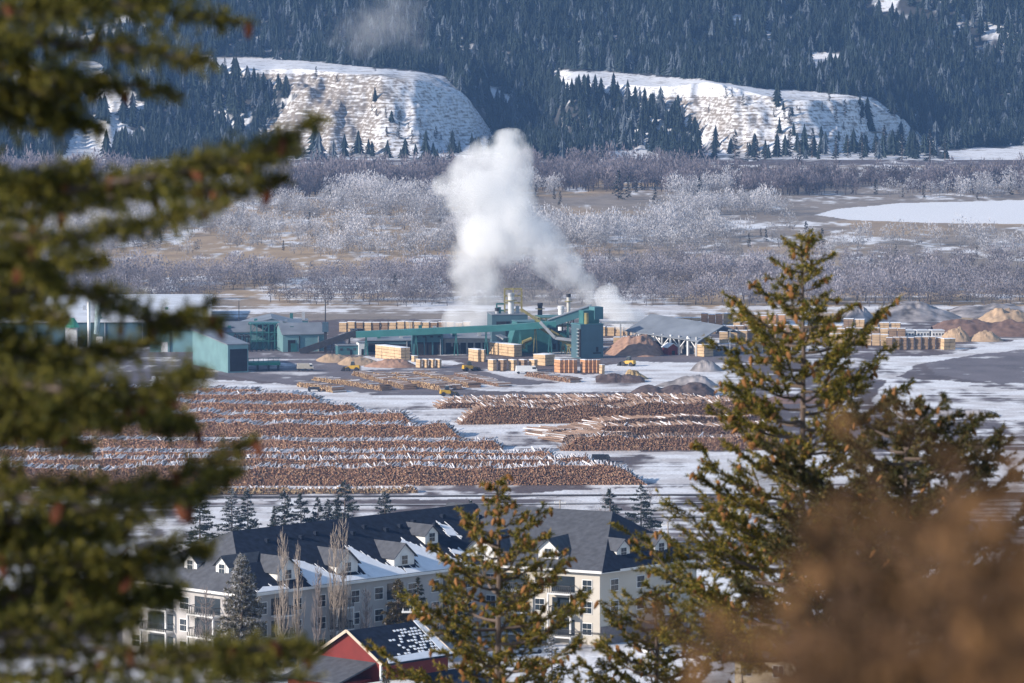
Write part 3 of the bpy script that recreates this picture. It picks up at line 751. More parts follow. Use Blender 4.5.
row(338, 470, 332, 332, 10, 16, WOOD, 'pale lumber stack in the long row behind the conveyor', 'lumber row behind the conveyor')
row(596, 650, 336, 336, 9, 6, WOOD, 'pale lumber stack behind the pipe bridge', 'lumber behind the pipe bridge')
row(-20, 50, 352, 352, 7, 6, WOOD, 'lumber pile at the left edge below the long teal mill', 'lumber at the left edge')

# ------------------------------------------------------------------ mill buildings
def shed(name, px, yb, wl, wr, hpx, theta, wm, rm, label, roof='flat', rise_px=4, openings=(), extra=None, cat='mill building', lwin=()):
    """near corner (px,yb); openings: (face 'R'/'L', u0,u1,z0,z1 as fractions)"""
    c = AT(px, yb); s = F / c.y; th = math.radians(theta)
    a = wr / s / max(math.cos(th), .12); b = wl / s / max(math.sin(th), .12); h = hpx / s; r = rise_px / s
    t = thing(name, label, cat, (c.x, c.y, 0), th)
    e = 0.5
    if roof == 'flat':
        MB().box(0, a, 0, b, -.5, h).build('wall', wm, t); MB().box(-e * .4, a + e * .4, -e * .4, b + e * .4, h + .003, h + .35).build('roof', rm, t)
    elif roof == 'mono':    # high at far side of b
        MB().hexa([(0, 0, -.5), (a, 0, -.5), (a, b, -.5), (0, b, -.5)], [(0, 0, h), (a, 0, h), (a, b, h + r), (0, b, h + r)]).build('wall', wm, t)
        MB().slab([(-e, -e, h + .45), (a + e, -e, h + .45), (a + e, b + e, h + r + .45), (-e, b + e, h + r + .45)], .4).build('roof', rm, t)
    elif roof in ('ga', 'gb'):  # ridge along a / along b
        mb = MB()
        if roof == 'ga':
            mb.add([(0, 0, -.5), (a, 0, -.5), (a, b, -.5), (0, b, -.5), (0, 0, h), (a, 0, h), (a, b, h), (0, b, h), (0, b / 2, h + r), (a, b / 2, h + r)],
                   [(0, 1, 5, 4), (2, 3, 7, 6), (1, 2, 6, 9, 5), (3, 0, 4, 8, 7), (4, 5, 9, 8), (6, 7, 8, 9), (3, 2, 1, 0)])
            R = MB().slab([(-e, -e, h + .3), (a + e, -e, h + .3), (a + e, b / 2, h + r + .35), (-e, b / 2, h + r + .35)], .28)
            R.slab([(-e, b + e, h + .3), (-e, b / 2 + .003, h + r + .35), (a + e, b / 2 + .003, h + r + .35), (a + e, b + e, h + .3)], .28)
        else:
            mb.add([(0, 0, -.5), (a, 0, -.5), (a, b, -.5), (0, b, -.5), (0, 0, h), (a, 0, h), (a, b, h), (0, b, h), (a / 2, 0, h + r), (a / 2, b, h + r)],
                   [(0, 1, 5, 8, 4), (1, 2, 6, 5), (2, 3, 7, 9, 6), (3, 0, 4, 7), (4, 8, 9, 7), (8, 5, 6, 9), (3, 2, 1, 0)])
            R = MB().slab([(-e, -e, h + .3), (a / 2, -e, h + r + .35), (a / 2, b + e, h + r + .35), (-e, b + e, h + .3)], .28)
            R.slab([(a + e, -e, h + .3), (a + e, b + e, h + .3), (a / 2 + .003, b + e, h + r + .35), (a / 2 + .003, -e, h + r + .35)], .28)
        mb.build('wall', wm, t); R.build('roof', rm, t)
    for (f, u0, u1, z0, z1) in openings:
        mb = MB(); d = .12
        if f == 'R':
            mb.box(a * u0, a * u1, -d, .3, h * z0, h * z1)
        else:
            mb.box(-d, .3, b * u0, b * u1, h * z0, h * z1)
        mb.build('door_or_dark_bay', DARK, t)  # dark panel painted in for the shade inside an opening
    for (f, n_, z0, z1) in lwin:
        for i in range(n_):
            mb = MB(); u0 = (i + .3) / n_; u1 = (i + .7) / n_
            if f == 'R': mb.box(a * u0, a * u1, -.1, .2, h * z0, h * z1)
            else: mb.box(-.1, .2, b * u0, b * u1, h * z0, h * z1)
            mb.build('window', GLASS, t)
    t['dims'] = (a, b, h)
    return t
# left complex
shed('mill_building', -60, 347, 5, 215, 24, 3, BTEAL, ROOFW, 'very long blue teal mill hall behind the left fir branches', 'mono', 6, [('R', .62, .66, 0, .4)])
shed('mill_building', 40, 331, 30, 170, 13, 3, BTEAL, ROOFW, 'low far hall with frosted roof behind the long teal hall', 'mono', 5)
shed('mill_building', 150, 352, 3, 62, 22, 3, TEALL, ROOFG, 'teal hall with grey roof continuing right of the long hall', 'mono', 7)
shed('mill_building', 212, 350, 4, 72, 17, 12, TEALL, ROOFG, 'pale teal hall with a grey mono roof in the mill centre', 'mono', 9, lwin=[('R', 5, .7, .8)])
shed('mill_building', 241, 347, 8, 62, 20, 4, TEALL, ROOFG, 'stepped teal hall with gable roof behind the pale teal hall', 'gb', 8)
shed('mill_building', 283, 352, 10, 41, 17, 14, TEALL, ROOFG, 'teal hall with long grey gable roof left of the mast', 'ga', 10, [('R', .12, .3, 0, .7), ('R', .62, .68, .0, .35)])
shed('mill_building', 284, 329, 3, 24, 8, 4, TEAL, ROOFG, 'small dark teal penthouse on the far side of the gable hall', 'flat')
shed('infeed_shed', 228, 373, 42, 20, 28, 22, TEALL, ROOFG, 'near teal shed with a wide dark open end', 'mono', 7, [('R', .1, .95, .05, .85)])
t = thing('infeed_deck', 'dark green log infeed deck beside the open shed', 'log deck', AT(234, 371), math.radians(6))
MB().box(0, 19, 0, 8, 2.2, 3.4).build('platform', mat('green_deck', (0.03, 0.20, 0.14), .6, .2, .4), t)
for x in (0.5, 5, 9.5, 14, 18): MB().box(x, x + .6, .3, 7.5, 0, 2.2).build('leg', BLACK, t)
mb = MB()
for x in range(0, 20, 2): mb.beam((x, 0, 3.4), (x, 0, 5.2), .15, .15)
mb.beam((0, 0, 5.2), (19, 0, 5.2), .2, .2).build('railing', DTEAL, t)
def frame_tower(name, px, yb, wpx, hpx, depth, bays, levels, m, label, cat='steel frame', deckm=None, rz=0.15):
    c = AT(px, yb); s = F / c.y; W = wpx / s; Hh = hpx / s
    t = thing(name, label, cat, (c.x, c.y, 0), rz); mb = MB(); r = .22
    for i in range(bays + 1):
        for y in (0, depth): mb.beam((W * i / bays, y, 0), (W * i / bays, y, Hh), r * 2, r * 2)
    for k in range(1, levels + 1):
        z = Hh * k / levels
        for y in (0, depth): mb.beam((0, y, z), (W, y, z), r * 1.6, r * 1.6)
        for i in range(bays + 1): mb.beam((W * i / bays, 0, z), (W * i / bays, depth, z), r * 1.4, r * 1.4)
        for i in range(bays):
            if (i + k) % 2: mb.beam((W * i / bays, 0, z - Hh / levels), (W * (i + 1) / bays, 0, z), r, r)
    mb.build('frame', m, t)
    if deckm:
        for k in range(1, levels + 1): MB().box(0, W, 0, depth, Hh * k / levels + .2, Hh * k / levels + .35).build('deck', deckm, t)
    return t
frame_tower('sorting_frame', 251, 350, 30, 26, 9, 5, 3, DTEAL, 'dark steel sorting frame between the teal sheds', deckm=DTEAL)
frame_tower('sorting_frame', 236, 352, 14, 16, 7, 3, 2, BLACK, 'black machinery frame beside the open shed')
def conveyor(pts, wd, ht, m, label, legs=None, hood=None, legm=None, name='conveyor', cat='conveyor'):
    t = thing(name, label, cat, (pts[0].x, pts[0].y, 0))
    o = Vector((pts[0].x, pts[0].y, 0)); g = MB()
    for a, b in zip(pts[:-1], pts[1:]): g.beam(a - o, b - o, wd, ht)
    g.build('gallery', m, t)
    if hood:
        g = MB()
        for a, b in zip(pts[:-1], pts[1:]): g.beam(a - o + Vector((0, 0, ht / 2 + .22)), b - o + Vector((0, 0, ht / 2 + .22)), wd * 1.15, .35)
        g.build('hood', hood, t)
    if legs:
        for f in legs:
            a, b = pts[0], pts[-1]; p = a.lerp(b, f) - o
            lg = MB(); q = wd / 2 - .3
            for sx in (-q, q): lg.beam((p.x - .8, p.y + sx, 0), (p.x, p.y + sx, p.z - ht / 2), .4, .4); lg.beam((p.x + .8, p.y + sx, 0), (p.x, p.y + sx, p.z - ht / 2), .4, .4)
            lg.build('leg', legm or m, t)
    return t
D1 = 2110
conveyor([ATD(300, 352, 2120), ATD(358, 332, 2120)], 3.5, 2.6, BLACK, 'dark conveyor sloping up from the left sheds to the junction', (.55, .85))
conveyor([ATD(356, 334.5, D1), ATD(500, 328, D1), ATD(556, 324, D1)], 4, 2.6, mat('bright_teal_cladding', (0.045, 0.17, 0.17), .5, .15, .2), 'long bright teal conveyor gallery crossing in front of the boiler house', (.05, .3, .5, .65, .82, .97), None, DTEAL)
conveyor([ATD(548, 324, 2125), ATD(592, 309, 2125)], 4.5, 3.2, TEAL, 'steep teal conveyor rising to the head house on the tower', (.45, .8), ROOFG, DTEAL)
for i, (x0, y0, x1, y1, lb) in enumerate([(536, 322, 572, 343, 'upper yellow steel chute'), (540, 328, 578, 350, 'lower yellow steel chute'), (521, 309, 540, 322, 'short yellow chute by the stack')]):
    conveyor([ATD(x0, y0, 2118 - i * 3), ATD(x1, y1, 2118 - i * 3)], 1.5, 1.1, YELL, lb + ' sloping down through the boiler plant', (.75,), None, YELL, 'chute', 'chute')
conveyor([ATD(540, 322, 2106), ATD(555, 338, 2106), ATD(572, 340, 2106)], 1.2, 1.2, STEEL, 'grey bent duct hanging before the boiler plant', (), None, None, 'duct', 'duct')
frame_tower('boiler_plant', 540, 352, 34, 34, 14, 6, 4, mat('olive_steel', (0.17, 0.17, 0.08), .6, .3, .5), 'tangled olive steel frame between hopper and tower', deckm=DTEAL)
for i, (x0, x1, h_, m_) in enumerate([(541, 549, 22, DTEAL), (551, 558, 28, BTEAL), (560, 567, 20, DTEAL)]):
    shed('boiler_unit', x0, 352, 2, x1 - x0, h_, 12, m_, ROOFG, ['left dark teal boiler casing inside the olive frame', 'middle slate boiler casing inside the olive frame', 'right dark teal boiler casing inside the olive frame'][i], 'flat', 0, [('R', .3, .7, .1, .3)], cat='boiler')
shed('junction_house', 353, 338, 3, 10, 8, 20, BLACK, BLACK, 'small black junction house where the conveyors meet', 'flat', cat='conveyor house')
shed('control_cabin', 338, 355, 3, 20, 9, 12, TEAL, ROOFG, 'small teal cabin below the dark sloping conveyor', 'flat', 0, [('R', .6, .7, 0, .6)], lwin=[('R', 3, .5, .75)])
shed('switch_house', 359, 355, 3, 8, 12, 12, WHITE, ROOFG, 'narrow off white switch house beside the teal cabin', 'flat', 0, [('R', .3, .6, 0, .5)])
shed('open_shed', 367, 352, 3, 46, 11, 5, BTEAL, ROOFG, 'low dark shed under the teal conveyor behind the lumber', 'mono', 3, [('R', .03, .4, 0, .8), ('R', .5, .95, 0, .7)])
shed('loading_shed', 413, 355, 3, 30, 22, 5, TEAL, ROOFG, 'teal loading shed with wide dark bays under the conveyor', 'flat', 0, [('R', .05, .35, 0, .58), ('R', .4, .62, 0, .58), ('R', .68, .95, 0, .58)], lwin=[('R', 4, .8, .86)])
shed('open_shed', 444, 354, 3, 46, 15, 4, CONC, ROOFG, 'long open fronted shed with dark bays left of the boiler house', 'mono', 4, [('R', .04 + i * .16, .16 + i * .16, 0, .75) for i in range(6)])
shed('boiler_house', 492, 347, 5, 36, 32, 8, BTEAL, ROOFG, 'tall slate teal boiler house below the silver stack', 'flat', 0, [('R', .12, .5, .55, .8), ('R', .6, .8, 0, .3)])
c = AT(515, 353); t = thing('fuel_hopper', 'dark teal wedge shaped fuel hopper beside the boiler house', 'hopper', c, math.radians(12))
MB().hexa([(-3, 0, 0), (16, 0, 0), (16, 10, 0), (-3, 10, 0)], [(1, 0, 13), (14, 0, 13), (14, 10, 13), (1, 10, 13)]).build('wall', DTEAL, t)
MB().slab([(.6, -.4, 13.35), (14.4, -.4, 13.35), (14.4, 10.4, 13.35), (.6, 10.4, 13.35)], .3).build('roof', TEAL, t)
MB().tube((3, -1.6, 2), (3, -1.6, 4.5), 1.1, n=10).tube((3, -1.6, 4.5), (7, -1.2, 6), .9, n=8).build('duct', YELL, t)
t = shed('white_annex', 503, 352, 6, 4, 13, 55, STEEL, ROOFG, 'leaning pale metal annex between boiler house and hopper', 'mono', 3)
def stack(px, yb, yt, wpx, m, label, d=None, bandm=None, z0=0.0, platform=True):
    c = AT(px, yb); s = F / c.y; h = (yb - yt) / s; r = wpx / s / 2
    t = thing('smokestack', label, 'smokestack', c)
    MB().tube((0, 0, z0), (0, 0, h), r, r * .95, 14).build('flue', m, t, smooth_=False)
    MB().tube((0, 0, h - 1.2), (0, 0, h + .2), r * 1.12, r * 1.12, 14).build('rim', bandm or BLACK, t)
    if platform:
        MB().tube((0, 0, h * .86), (0, 0, h * .86 + .25), r * 2.0, r * 2.0, 12).build('platform', YELL, t)
    return t
stack(511, 346, 293, 6.2, mat('bright_stack_steel', (.62, .62, .62), .35, .08, .6, metal=.2), 'thick silver stack standing in a yellow frame', bandm=STEEL)
frame_tower('stack_frame', 505, 345, 17, 56, 6, 2, 8, YELL, 'tall yellow steel frame around the thick silver stack', rz=.05)
frame_tower('stack_frame', 497, 344, 8, 40, 5, 1, 6, DTEAL, 'slender dark steel frame left of the yellow frame', rz=.05)
stack(540, 345, 303, 5, BLACK, 'short black stack between the two tall ones')
stack(568.5, 346, 294, 4, mat('pale_stack_steel', (.5, .48, .44), .4, .1, .6), 'slim pale stack with a black tip behind the conveyor')
stack(561, 346, 306, 6, WHITE, 'white cylindrical tank behind the teal conveyor', bandm=WHITE, platform=False)
stack(497, 346, 308, 4, STEEL, 'small steel vent stack on the left of the boiler house', platform=False)
# tower and head house
t = shed('bin_tower', 580.5, 359, 9, 23, 34, 24, BTEAL, TEAL, 'tall slate teal bin tower at the end of the conveyors', 'flat', 0, [('L', .0, .28, .05, .88), ('R', .68, .78, .2, .34), ('R', .55, .9, .14, .18)])
a_, b_, h_ = t['dims']
mb = MB()
for i in range(9): mb.beam((-.6, b_ * .02, h_ * (.08 + .1 * i)), (-.6, b_ * .26, h_ * (.08 + .1 * i)), .2, .3)
mb.build('ladder', STEEL, t)
MB().box(a_ * .25, a_ * .95, b_ * .3, b_ * .8, h_ + .35, h_ + 5.8).build('head_house', DTEAL, t)
MB().box(a_ * .72, a_ * 1.1, b_ * .25, b_ * .85, h_ + 2, h_ + 7.2).build('head_box', TEAL, t)
MB().tube((a_ * .3, b_ * .1, h_), (a_ * .3, b_ * .1, h_ + 5), .9, n=10).build('vent', YELL, t)
# pipe bridge and right shed
c0 = AT(600, 345); t = thing('pipe_bridge', 'grey pipe bridge on posts right of the bin tower', 'pipe bridge', c0)
MB().box(0, 44, 0, 3, 9.2, 10.2).build('deck', STEEL, t)
for x in (1, 9, 18, 27, 36, 43): MB().beam((x, .4, 0), (x, .4, 9.2), .6, .6).beam((x, 2.6, 0), (x, 2.6, 9.2), .6, .6).build('leg', STEEL, t)
c0 = AT(632, 350); c1 = AT(700, 356)
dv = (c1 - c0); Lr = dv.length; rz = math.atan2(dv.y, dv.x)
t = thing('grey_roofed_shed', 'long steaming shed with sloping grey roof and open steel side', 'mill building', c0, rz)
MB().slab([(-1, -3, 8.5), (Lr + 2, -3, 6.5), (Lr + 2, 12, 12.5), (-1, 12, 15)], .4).build('roof', ROOFG, t)
MB().slab([(-1, 12.01, 15), (Lr + 2, 12.01, 12.5), (Lr + 2, 22, 9), (-1, 22, 10)], .4).build('back_roof', ROOFG, t)
for i in range(9): x = Lr * i / 8; MB().beam((x, -2, 0), (x, -2, 8.2), .8, .8).build('post', WHITE if i % 2 else STEEL, t)
MB().box(0, Lr, 4, 5, 0, 9).build('wall', mat('grey_boards', (.22, .22, .24), .8, .4, .4, stripe=('X', 1.2, .5)), t)
mb = MB()
for i in range(8): x = Lr * i / 8; mb.beam((x, -2, 8 if i % 2 else 3), (x + Lr / 8, -2, 3 if i % 2 else 8), .35, .35)
mb.build('brace', WHITE, t)
mb = MB().box(0, Lr * .45, -1.5, -.6, 5.2, 6.4); mb.build('walkway', WHITE, t)
shed('teal_lean_to', 628, 350, 2, 16, 8, 10, BTEAL, BTEAL, 'dark blue teal lean-to at the left end of the grey shed', 'mono', 2, [('R', .3, .6, 0, .6)])
shed('red_shed', 668, 355, 5, 10, 7, 25, REDP, ROOFW, 'small red shed with snowy gable roof below the grey shed', 'gb', 4, [('R', .4, .7, 0, .6)], cat='shed')
shed('silo', 708, 345, 12, 2, 14, 75, STEEL, STEEL, 'rounded grey bunker at the right end of the grey shed', 'gb', 4, cat='bunker')
# trailers and small things
for i in range(3): shed('office_trailer', 902 + i * 15, 339, 2, 12.5, 8, 8, WHITE, ROOFW, 'white office trailer with a row of small dark windows, %s of three' % ['leftmost', 'middle', 'rightmost'][i], 'flat', 0, lwin=[('R', 4, .45, .72)], cat='trailer')
c = AT(829.5, 413); t = thing('blue_bin', 'small bright blue bin with a pale lid on the snow', 'bin', c, .2)
MB().box(-1.1, 1.1, -.9, .9, 0, 2.3).build('body', mat('blue_plastic', (.02, .22, .55), .5, .1, 1), t); MB().box(-1.2, 1.2, -1, 1, 2.303, 2.55).build('lid', WHITE, t)
c = AT(520, 376); 
def vehicle(px, yb, L, hgt, m, label, cat, cab=WHITE, rz=0, wheels=3):
    c = AT(px, yb); t = thing(cat.replace(' ', '_'), label, cat, c, rz)
    MB().hexa([(0, 0, .9), (L, 0, .9), (L, 2.5, .9), (0, 2.5, .9)], [(0.2, .1, hgt), (L * .68, .1, hgt), (L * .68, 2.4, hgt), (0.2, 2.4, hgt)]).build('body', m, t)
    MB().hexa([(L * .70, .1, 1.5), (L * .97, .1, 1.5), (L * .97, 2.4, 1.5), (L * .70, 2.4, 1.5)], [(L * .72, .2, hgt * .98), (L * .88, .2, hgt * .98), (L * .88, 2.3, hgt * .98), (L * .72, 2.3, hgt * .98)]).build('cab', cab, t)
    MB().box(L * .74, L * .9, .04, .12, hgt * .6, hgt * .85).build('window', GLASS, t)
    for i in range(wheels):
        x = L * (.12 + .76 * i / (wheels - 1))
        for y in (0, 2.5): MB().tube((x, y - .18, .5), (x, y + .18, .5), .52, n=12).build('wheel', BLACK, t)
    return t
vehicle(516, 374, 9, 3.2, WHITE, 'white truck parked in front of the dull lumber blocks', 'truck', rz=.1)
vehicle(297, 371, 7, 3, mat('beige_paint', (.42, .38, .32), .6, .1, 1), 'beige loader parked in the middle of the dark yard', 'truck', rz=.1)
vehicle(308, 392, 5, 1.8, BLACK, 'black pickup parked beside the tan log pile', 'pickup truck', BLACK, .1, 2)
vehicle(592, 462.5, 6.5, 2.6, BLACK, 'dark truck with a load of logs on the snowy road', 'truck', BLACK, .1)
# yard masts
def pole(px, yb, yt, label, r=.18, head='lamp', cat='light pole'):
    c = AT(px, yb); h = (yb - yt) * c.y / F; t = thing('light_pole', label, cat, c)
    MB().tube((0, 0, 0), (0, 0, h), r * 1.3, r * .7, 8).build('pole', BLACK if px < 400 else STEEL, t)
    if head == 'lamp': MB().box(-.9, .9, -.25, .25, h - .1, h + .25).build('lamp_head', STEEL, t)
    return t
t = pole(325.5, 352, 299, 'tall dark mast rising beside the teal gable hall', .28, None, 'mast')
MB().box(-1.3, 1.3, -1.2, 1.2, 8.6, 12.8).build('cabinet', mat('slate_blue_steel', (.05, .09, .13), .6, .1, 1), t)
MB().box(-.6, .6, -.6, .6, 0, 8.6).build('base', BLACK, t)
pole(239, 330, 300, 'slim mast behind the grey gable roofs')
pole(730, 362, 330, 'grey light pole beside the pale square lumber stack')
pole(410, 345, 322, 'slim light pole behind the teal conveyor')
pole(639, 352, 334, 'short light pole at the chip pile', .12)
pole(55, 345, 272, 'very tall mast behind the long teal hall')
t = thing('cyclone', 'pale blue dust cyclone and leaning duct over the long teal hall', 'dust cyclone', AT(96, 348))
MB().tube((0, 0, 6), (1.5, 0, 19), .9, 1.6, 12).build('duct', mat('pale_blue_steel', (.42, .55, .6), .5, .1, 1), t)
MB().tube((-3, 0, 0), (-3, 0, 20), .7, n=8).build('pipe', WHITE, t)
MB().tube((-10, 0, 9), (-10, 0, 13), 3.2, .8, 12).build('cone', mat('green_fibreglass', (.05, .35, .26), .5, .1, 1), t)
MB().box(-13, -8, -2, 2, 0, 9).build('base', WHITE, t)

# roof vents, wall pipes and yard machines that break up the big sheds
for o in [q for q in list(bpy.data.objects) if q.name.startswith(('mill_building', 'boiler_house', 'loading_shed', 'open_shed')) and 'dims' in q]:
    a_, b_, h_ = o['dims']
    for i in range(int(min(6, max(2, a_ // 12)))):
        x = a_ * (i + .5) / int(min(6, max(2, a_ // 12))) + random.uniform(-1, 1)
        MB().box(x - .7, x + .7, b_ * .3, b_ * .3 + 1.4, h_ - .5, h_ + random.uniform(2.2, 3.6)).build('roof_vent', STEEL if i % 2 else DTEAL, o)
        MB().box(x + 2.0, x + 2.35, -.4, -.05, 0, h_ * random.uniform(.6, .98)).build('downpipe', STEEL if i % 3 else BLACK, o)
        if i % 2 == 0: MB().box(x - 1.6, x + 1.2, -.16, -.01, 0, min(4.2, h_ * .5)).build('door_or_dark_bay', random.choice([WHITE, DTEAL, DARK]), o)
    del o['dims']
def loader(px, yb, rz, label, s=1.0):
    c = AT(px, yb); t = thing('wheel_loader', label, 'wheel loader', c, rz)
    LY = bpy.data.materials.get('loader_yellow') or mat('loader_yellow', (.50, .30, .03), .5, .15, 1)
    MB().hexa([(-3.2 * s, -1.2, 1.0), (1.2 * s, -1.2, 1.0), (1.2 * s, 1.2, 1.0), (-3.2 * s, 1.2, 1.0)], [(-3.0 * s, -1.0, 2.5), (0.6 * s, -1.0, 2.3), (0.6 * s, 1.0, 2.3), (-3.0 * s, 1.0, 2.5)]).build('body', LY, t)
    MB().hexa([(-1.2 * s, -.9, 2.45), (.5 * s, -.9, 2.35), (.5 * s, .9, 2.35), (-1.2 * s, .9, 2.45)], [(-1.1 * s, -.8, 3.9), (.2 * s, -.8, 3.9), (.2 * s, .8, 3.9), (-1.1 * s, .8, 3.9)]).build('cab', GLASS, t)
    for x in (-2.0 * s, 1.6 * s):
        for y in (-1.25, 1.25): MB().tube((x, y - .3, .85), (x, y + .3, .85), .85, n=14).build('wheel', BLACK, t)
    MB().beam((.8 * s, 0, 2.0), (3.4 * s, 0, 1.0), .5, .4).build('arm', LY, t)
    MB().hexa([(3.2 * s, -1.5, .1), (4.6 * s, -1.5, .1), (4.6 * s, 1.5, .1), (3.2 * s, 1.5, .1)], [(3.2 * s, -1.5, 1.6), (3.5 * s, -1.5, 1.6), (3.5 * s, 1.5, 1.6), (3.2 * s, 1.5, 1.6)]).build('bucket', BLACK, t)
loader(470, 371, .4, 'yellow wheel loader left of the front lumber blocks')
loader(628, 366, 2.6, 'yellow wheel loader on the snow under the wood chip pile')
loader(352, 371, 3.0, 'yellow wheel loader in front of the sawdust mounds')
loader(448, 396, .2, 'yellow wheel loader where the snow road bends between the log decks')
loader(35, 356, .2, 'yellow wheel loader at the left edge below the long teal hall')
number_left_to_right([lumber(455 + i * 7, 336 - i * .2, 2, 6, 6, -8, random.choice([WOOD, WOODO]), 'low lumber stack just behind the open fronted shed', 'low lumber behind the open shed') for i in range(5)])
row(612, 650, 343, 343, 6, 4, WOOD, 'low pale lumber stack between tower and pipe bridge', 'low lumber by the pipe bridge')
row(790, 842, 334, 334, 9, 6, WOOD, 'pale lumber stack in the gap right of the fir tree', 'lumber right of the fir')
row(790, 840, 344, 344, 10, 5, WOODB, 'brown lumber stack in the nearer gap right of the fir', 'nearer lumber right of the fir')
row(866, 900, 331, 331, 8, 3, WOOD, 'pale lumber stack left of the white trailers', 'lumber left of the trailers')
# ------------------------------------------------------------------ apartment building
NAVY = mat('navy_or_shaded_shingles', (0.018, 0.026, 0.046), 0.85, 0.3, 1.2, stripe=('Z', 3.2, 0.12), spec=0.15)  # on the apartments, shaded slopes of the one roof painted darker
GREYSH = mat('grey_asphalt_shingles', (0.085, 0.09, 0.105), 0.85, 0.2, 1.2, stripe=('Z', 3.2, 0.1), spec=0.15)  # on the apartments, sunlit slopes of the same roof painted lighter
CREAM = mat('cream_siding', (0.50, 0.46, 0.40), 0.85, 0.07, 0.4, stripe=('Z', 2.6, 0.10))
PALE = mat('pale_grey_siding', (0.40, 0.38, 0.37), 0.85, 0.07, 0.4, stripe=('Z', 2.6, 0.10))  # on the long facade, a greyed cream with its shade in the colour
TRIM = mat('white_trim', (0.66, 0.65, 0.63), 0.7, 0.06, 0.6)
BRICKD = mat('grey_brick', (0.17, 0.15, 0.15), 0.9, 0.2, 2)
RAILM = mat('dark_railing', (0.05, 0.05, 0.055), 0.5, 0.1, 1)
ZG, ZE, ZR = 73.2, 84.9, 91.9
E1 = Vector((0.695, 0.719, 0)).normalized(); N1 = Vector((E1.y, -E1.x, 0))      # along facade; outward normal
C0 = Vector((-36.8, 680.5, 0))
apt = thing('apartment_building', 'large four storey cream apartment block with navy hipped roofs and dormers', 'apartment building', (C0.x, C0.y, ZG))
OA = Vector((C0.x, C0.y, ZG))
def W(p, z): return Vector((p.x, p.y, z)) - OA
def wall_poly(mb, P, z0, z1):
    n = len(P); V = [tuple(W(p, z0)) for p in P] + [tuple(W(p, z1)) for p in P]
    mb.add(V, [tuple(range(n - 1, -1, -1)), tuple(range(n, 2 * n))] + [(i, (i + 1) % n, n + (i + 1) % n, n + i) for i in range(n)])
LA = 58.0; WA = 25.0
A0 = C0; A1 = C0 + E1 * LA; A2 = A1 - N1 * WA; A3 = A0 - N1 * WA
mb = MB(); wall_poly(mb, [A0, A1, A2, A3], ZG - 3, ZE)
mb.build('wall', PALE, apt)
# wing B in the sunlit cream tone; the long block has a shaded copy
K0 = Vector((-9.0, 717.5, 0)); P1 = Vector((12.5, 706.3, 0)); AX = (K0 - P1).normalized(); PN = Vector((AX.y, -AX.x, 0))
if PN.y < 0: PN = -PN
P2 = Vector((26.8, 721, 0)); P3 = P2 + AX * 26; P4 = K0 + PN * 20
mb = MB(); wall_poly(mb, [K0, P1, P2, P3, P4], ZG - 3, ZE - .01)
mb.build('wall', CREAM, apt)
ov = 0.7
def roofpoly(mb, pts, t=0.25): mb.slab([tuple(W(p, z)) for p, z in pts], t)
a0 = A0 + (-E1 + N1) * ov; a1 = A1 + N1 * ov; a3 = A3 + (-E1 - N1) * ov; a2 = A2 - N1 * ov
r0 = A0 + E1 * 9.5 - N1 * WA / 2; r1 = A1 + E1 * 0 - N1 * WA / 2
zo = ZE + 0.1
mb = MB()
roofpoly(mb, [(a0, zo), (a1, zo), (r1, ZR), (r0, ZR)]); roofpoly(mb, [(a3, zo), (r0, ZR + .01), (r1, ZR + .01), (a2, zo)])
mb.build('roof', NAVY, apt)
mb = MB(); roofpoly(mb, [(a3, zo + .01), (a0, zo + .01), (r0, ZR + .02)]); mb.build('roof', GREYSH, apt)  # left-facing end slope painted in the sunlit roof tone
mb = MB(); wall_poly(mb, [A1 - E1 * .02, A1 - N1 * .01, r1], ZE, ZE + .01)
# wing B roof
b1 = P1 + (-PN * ov) - AX * ov; b2 = P2 - AX * ov + PN * .3; b0 = K0 + AX * 6 - PN * ov
q1 = Vector((14.6, 720.8, 0)); q0 = Vector((-9.5, 733.5, 0)); b4 = P4 + PN * ov + AX * 6; b3 = P3 + PN * ov
mb = MB(); roofpoly(mb, [(b0, zo + .02), (b1, zo + .02), (q1, ZR - .1), (q0, ZR - .1)]); mb.build('roof', GREYSH, apt)  # slope towards the sun gets the painted lit grey
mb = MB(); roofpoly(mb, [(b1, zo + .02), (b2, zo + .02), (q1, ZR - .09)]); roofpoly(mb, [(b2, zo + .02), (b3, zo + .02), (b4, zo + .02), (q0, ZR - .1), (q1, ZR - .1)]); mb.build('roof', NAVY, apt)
# ridge vents
for f in np.linspace(.08, .95, 14):
    p = r0.lerp(r1, f) + N1 * random.uniform(2.2, 4.0); z = ZR - (p - (r0.lerp(r1, f))).length * (ZR - zo) / (WA / 2 + ov)
    MB().box(-.3, .3, -.3, .3, -.1, .45).build('roof_vent', NAVY, apt, W(p, z), math.radians(46))
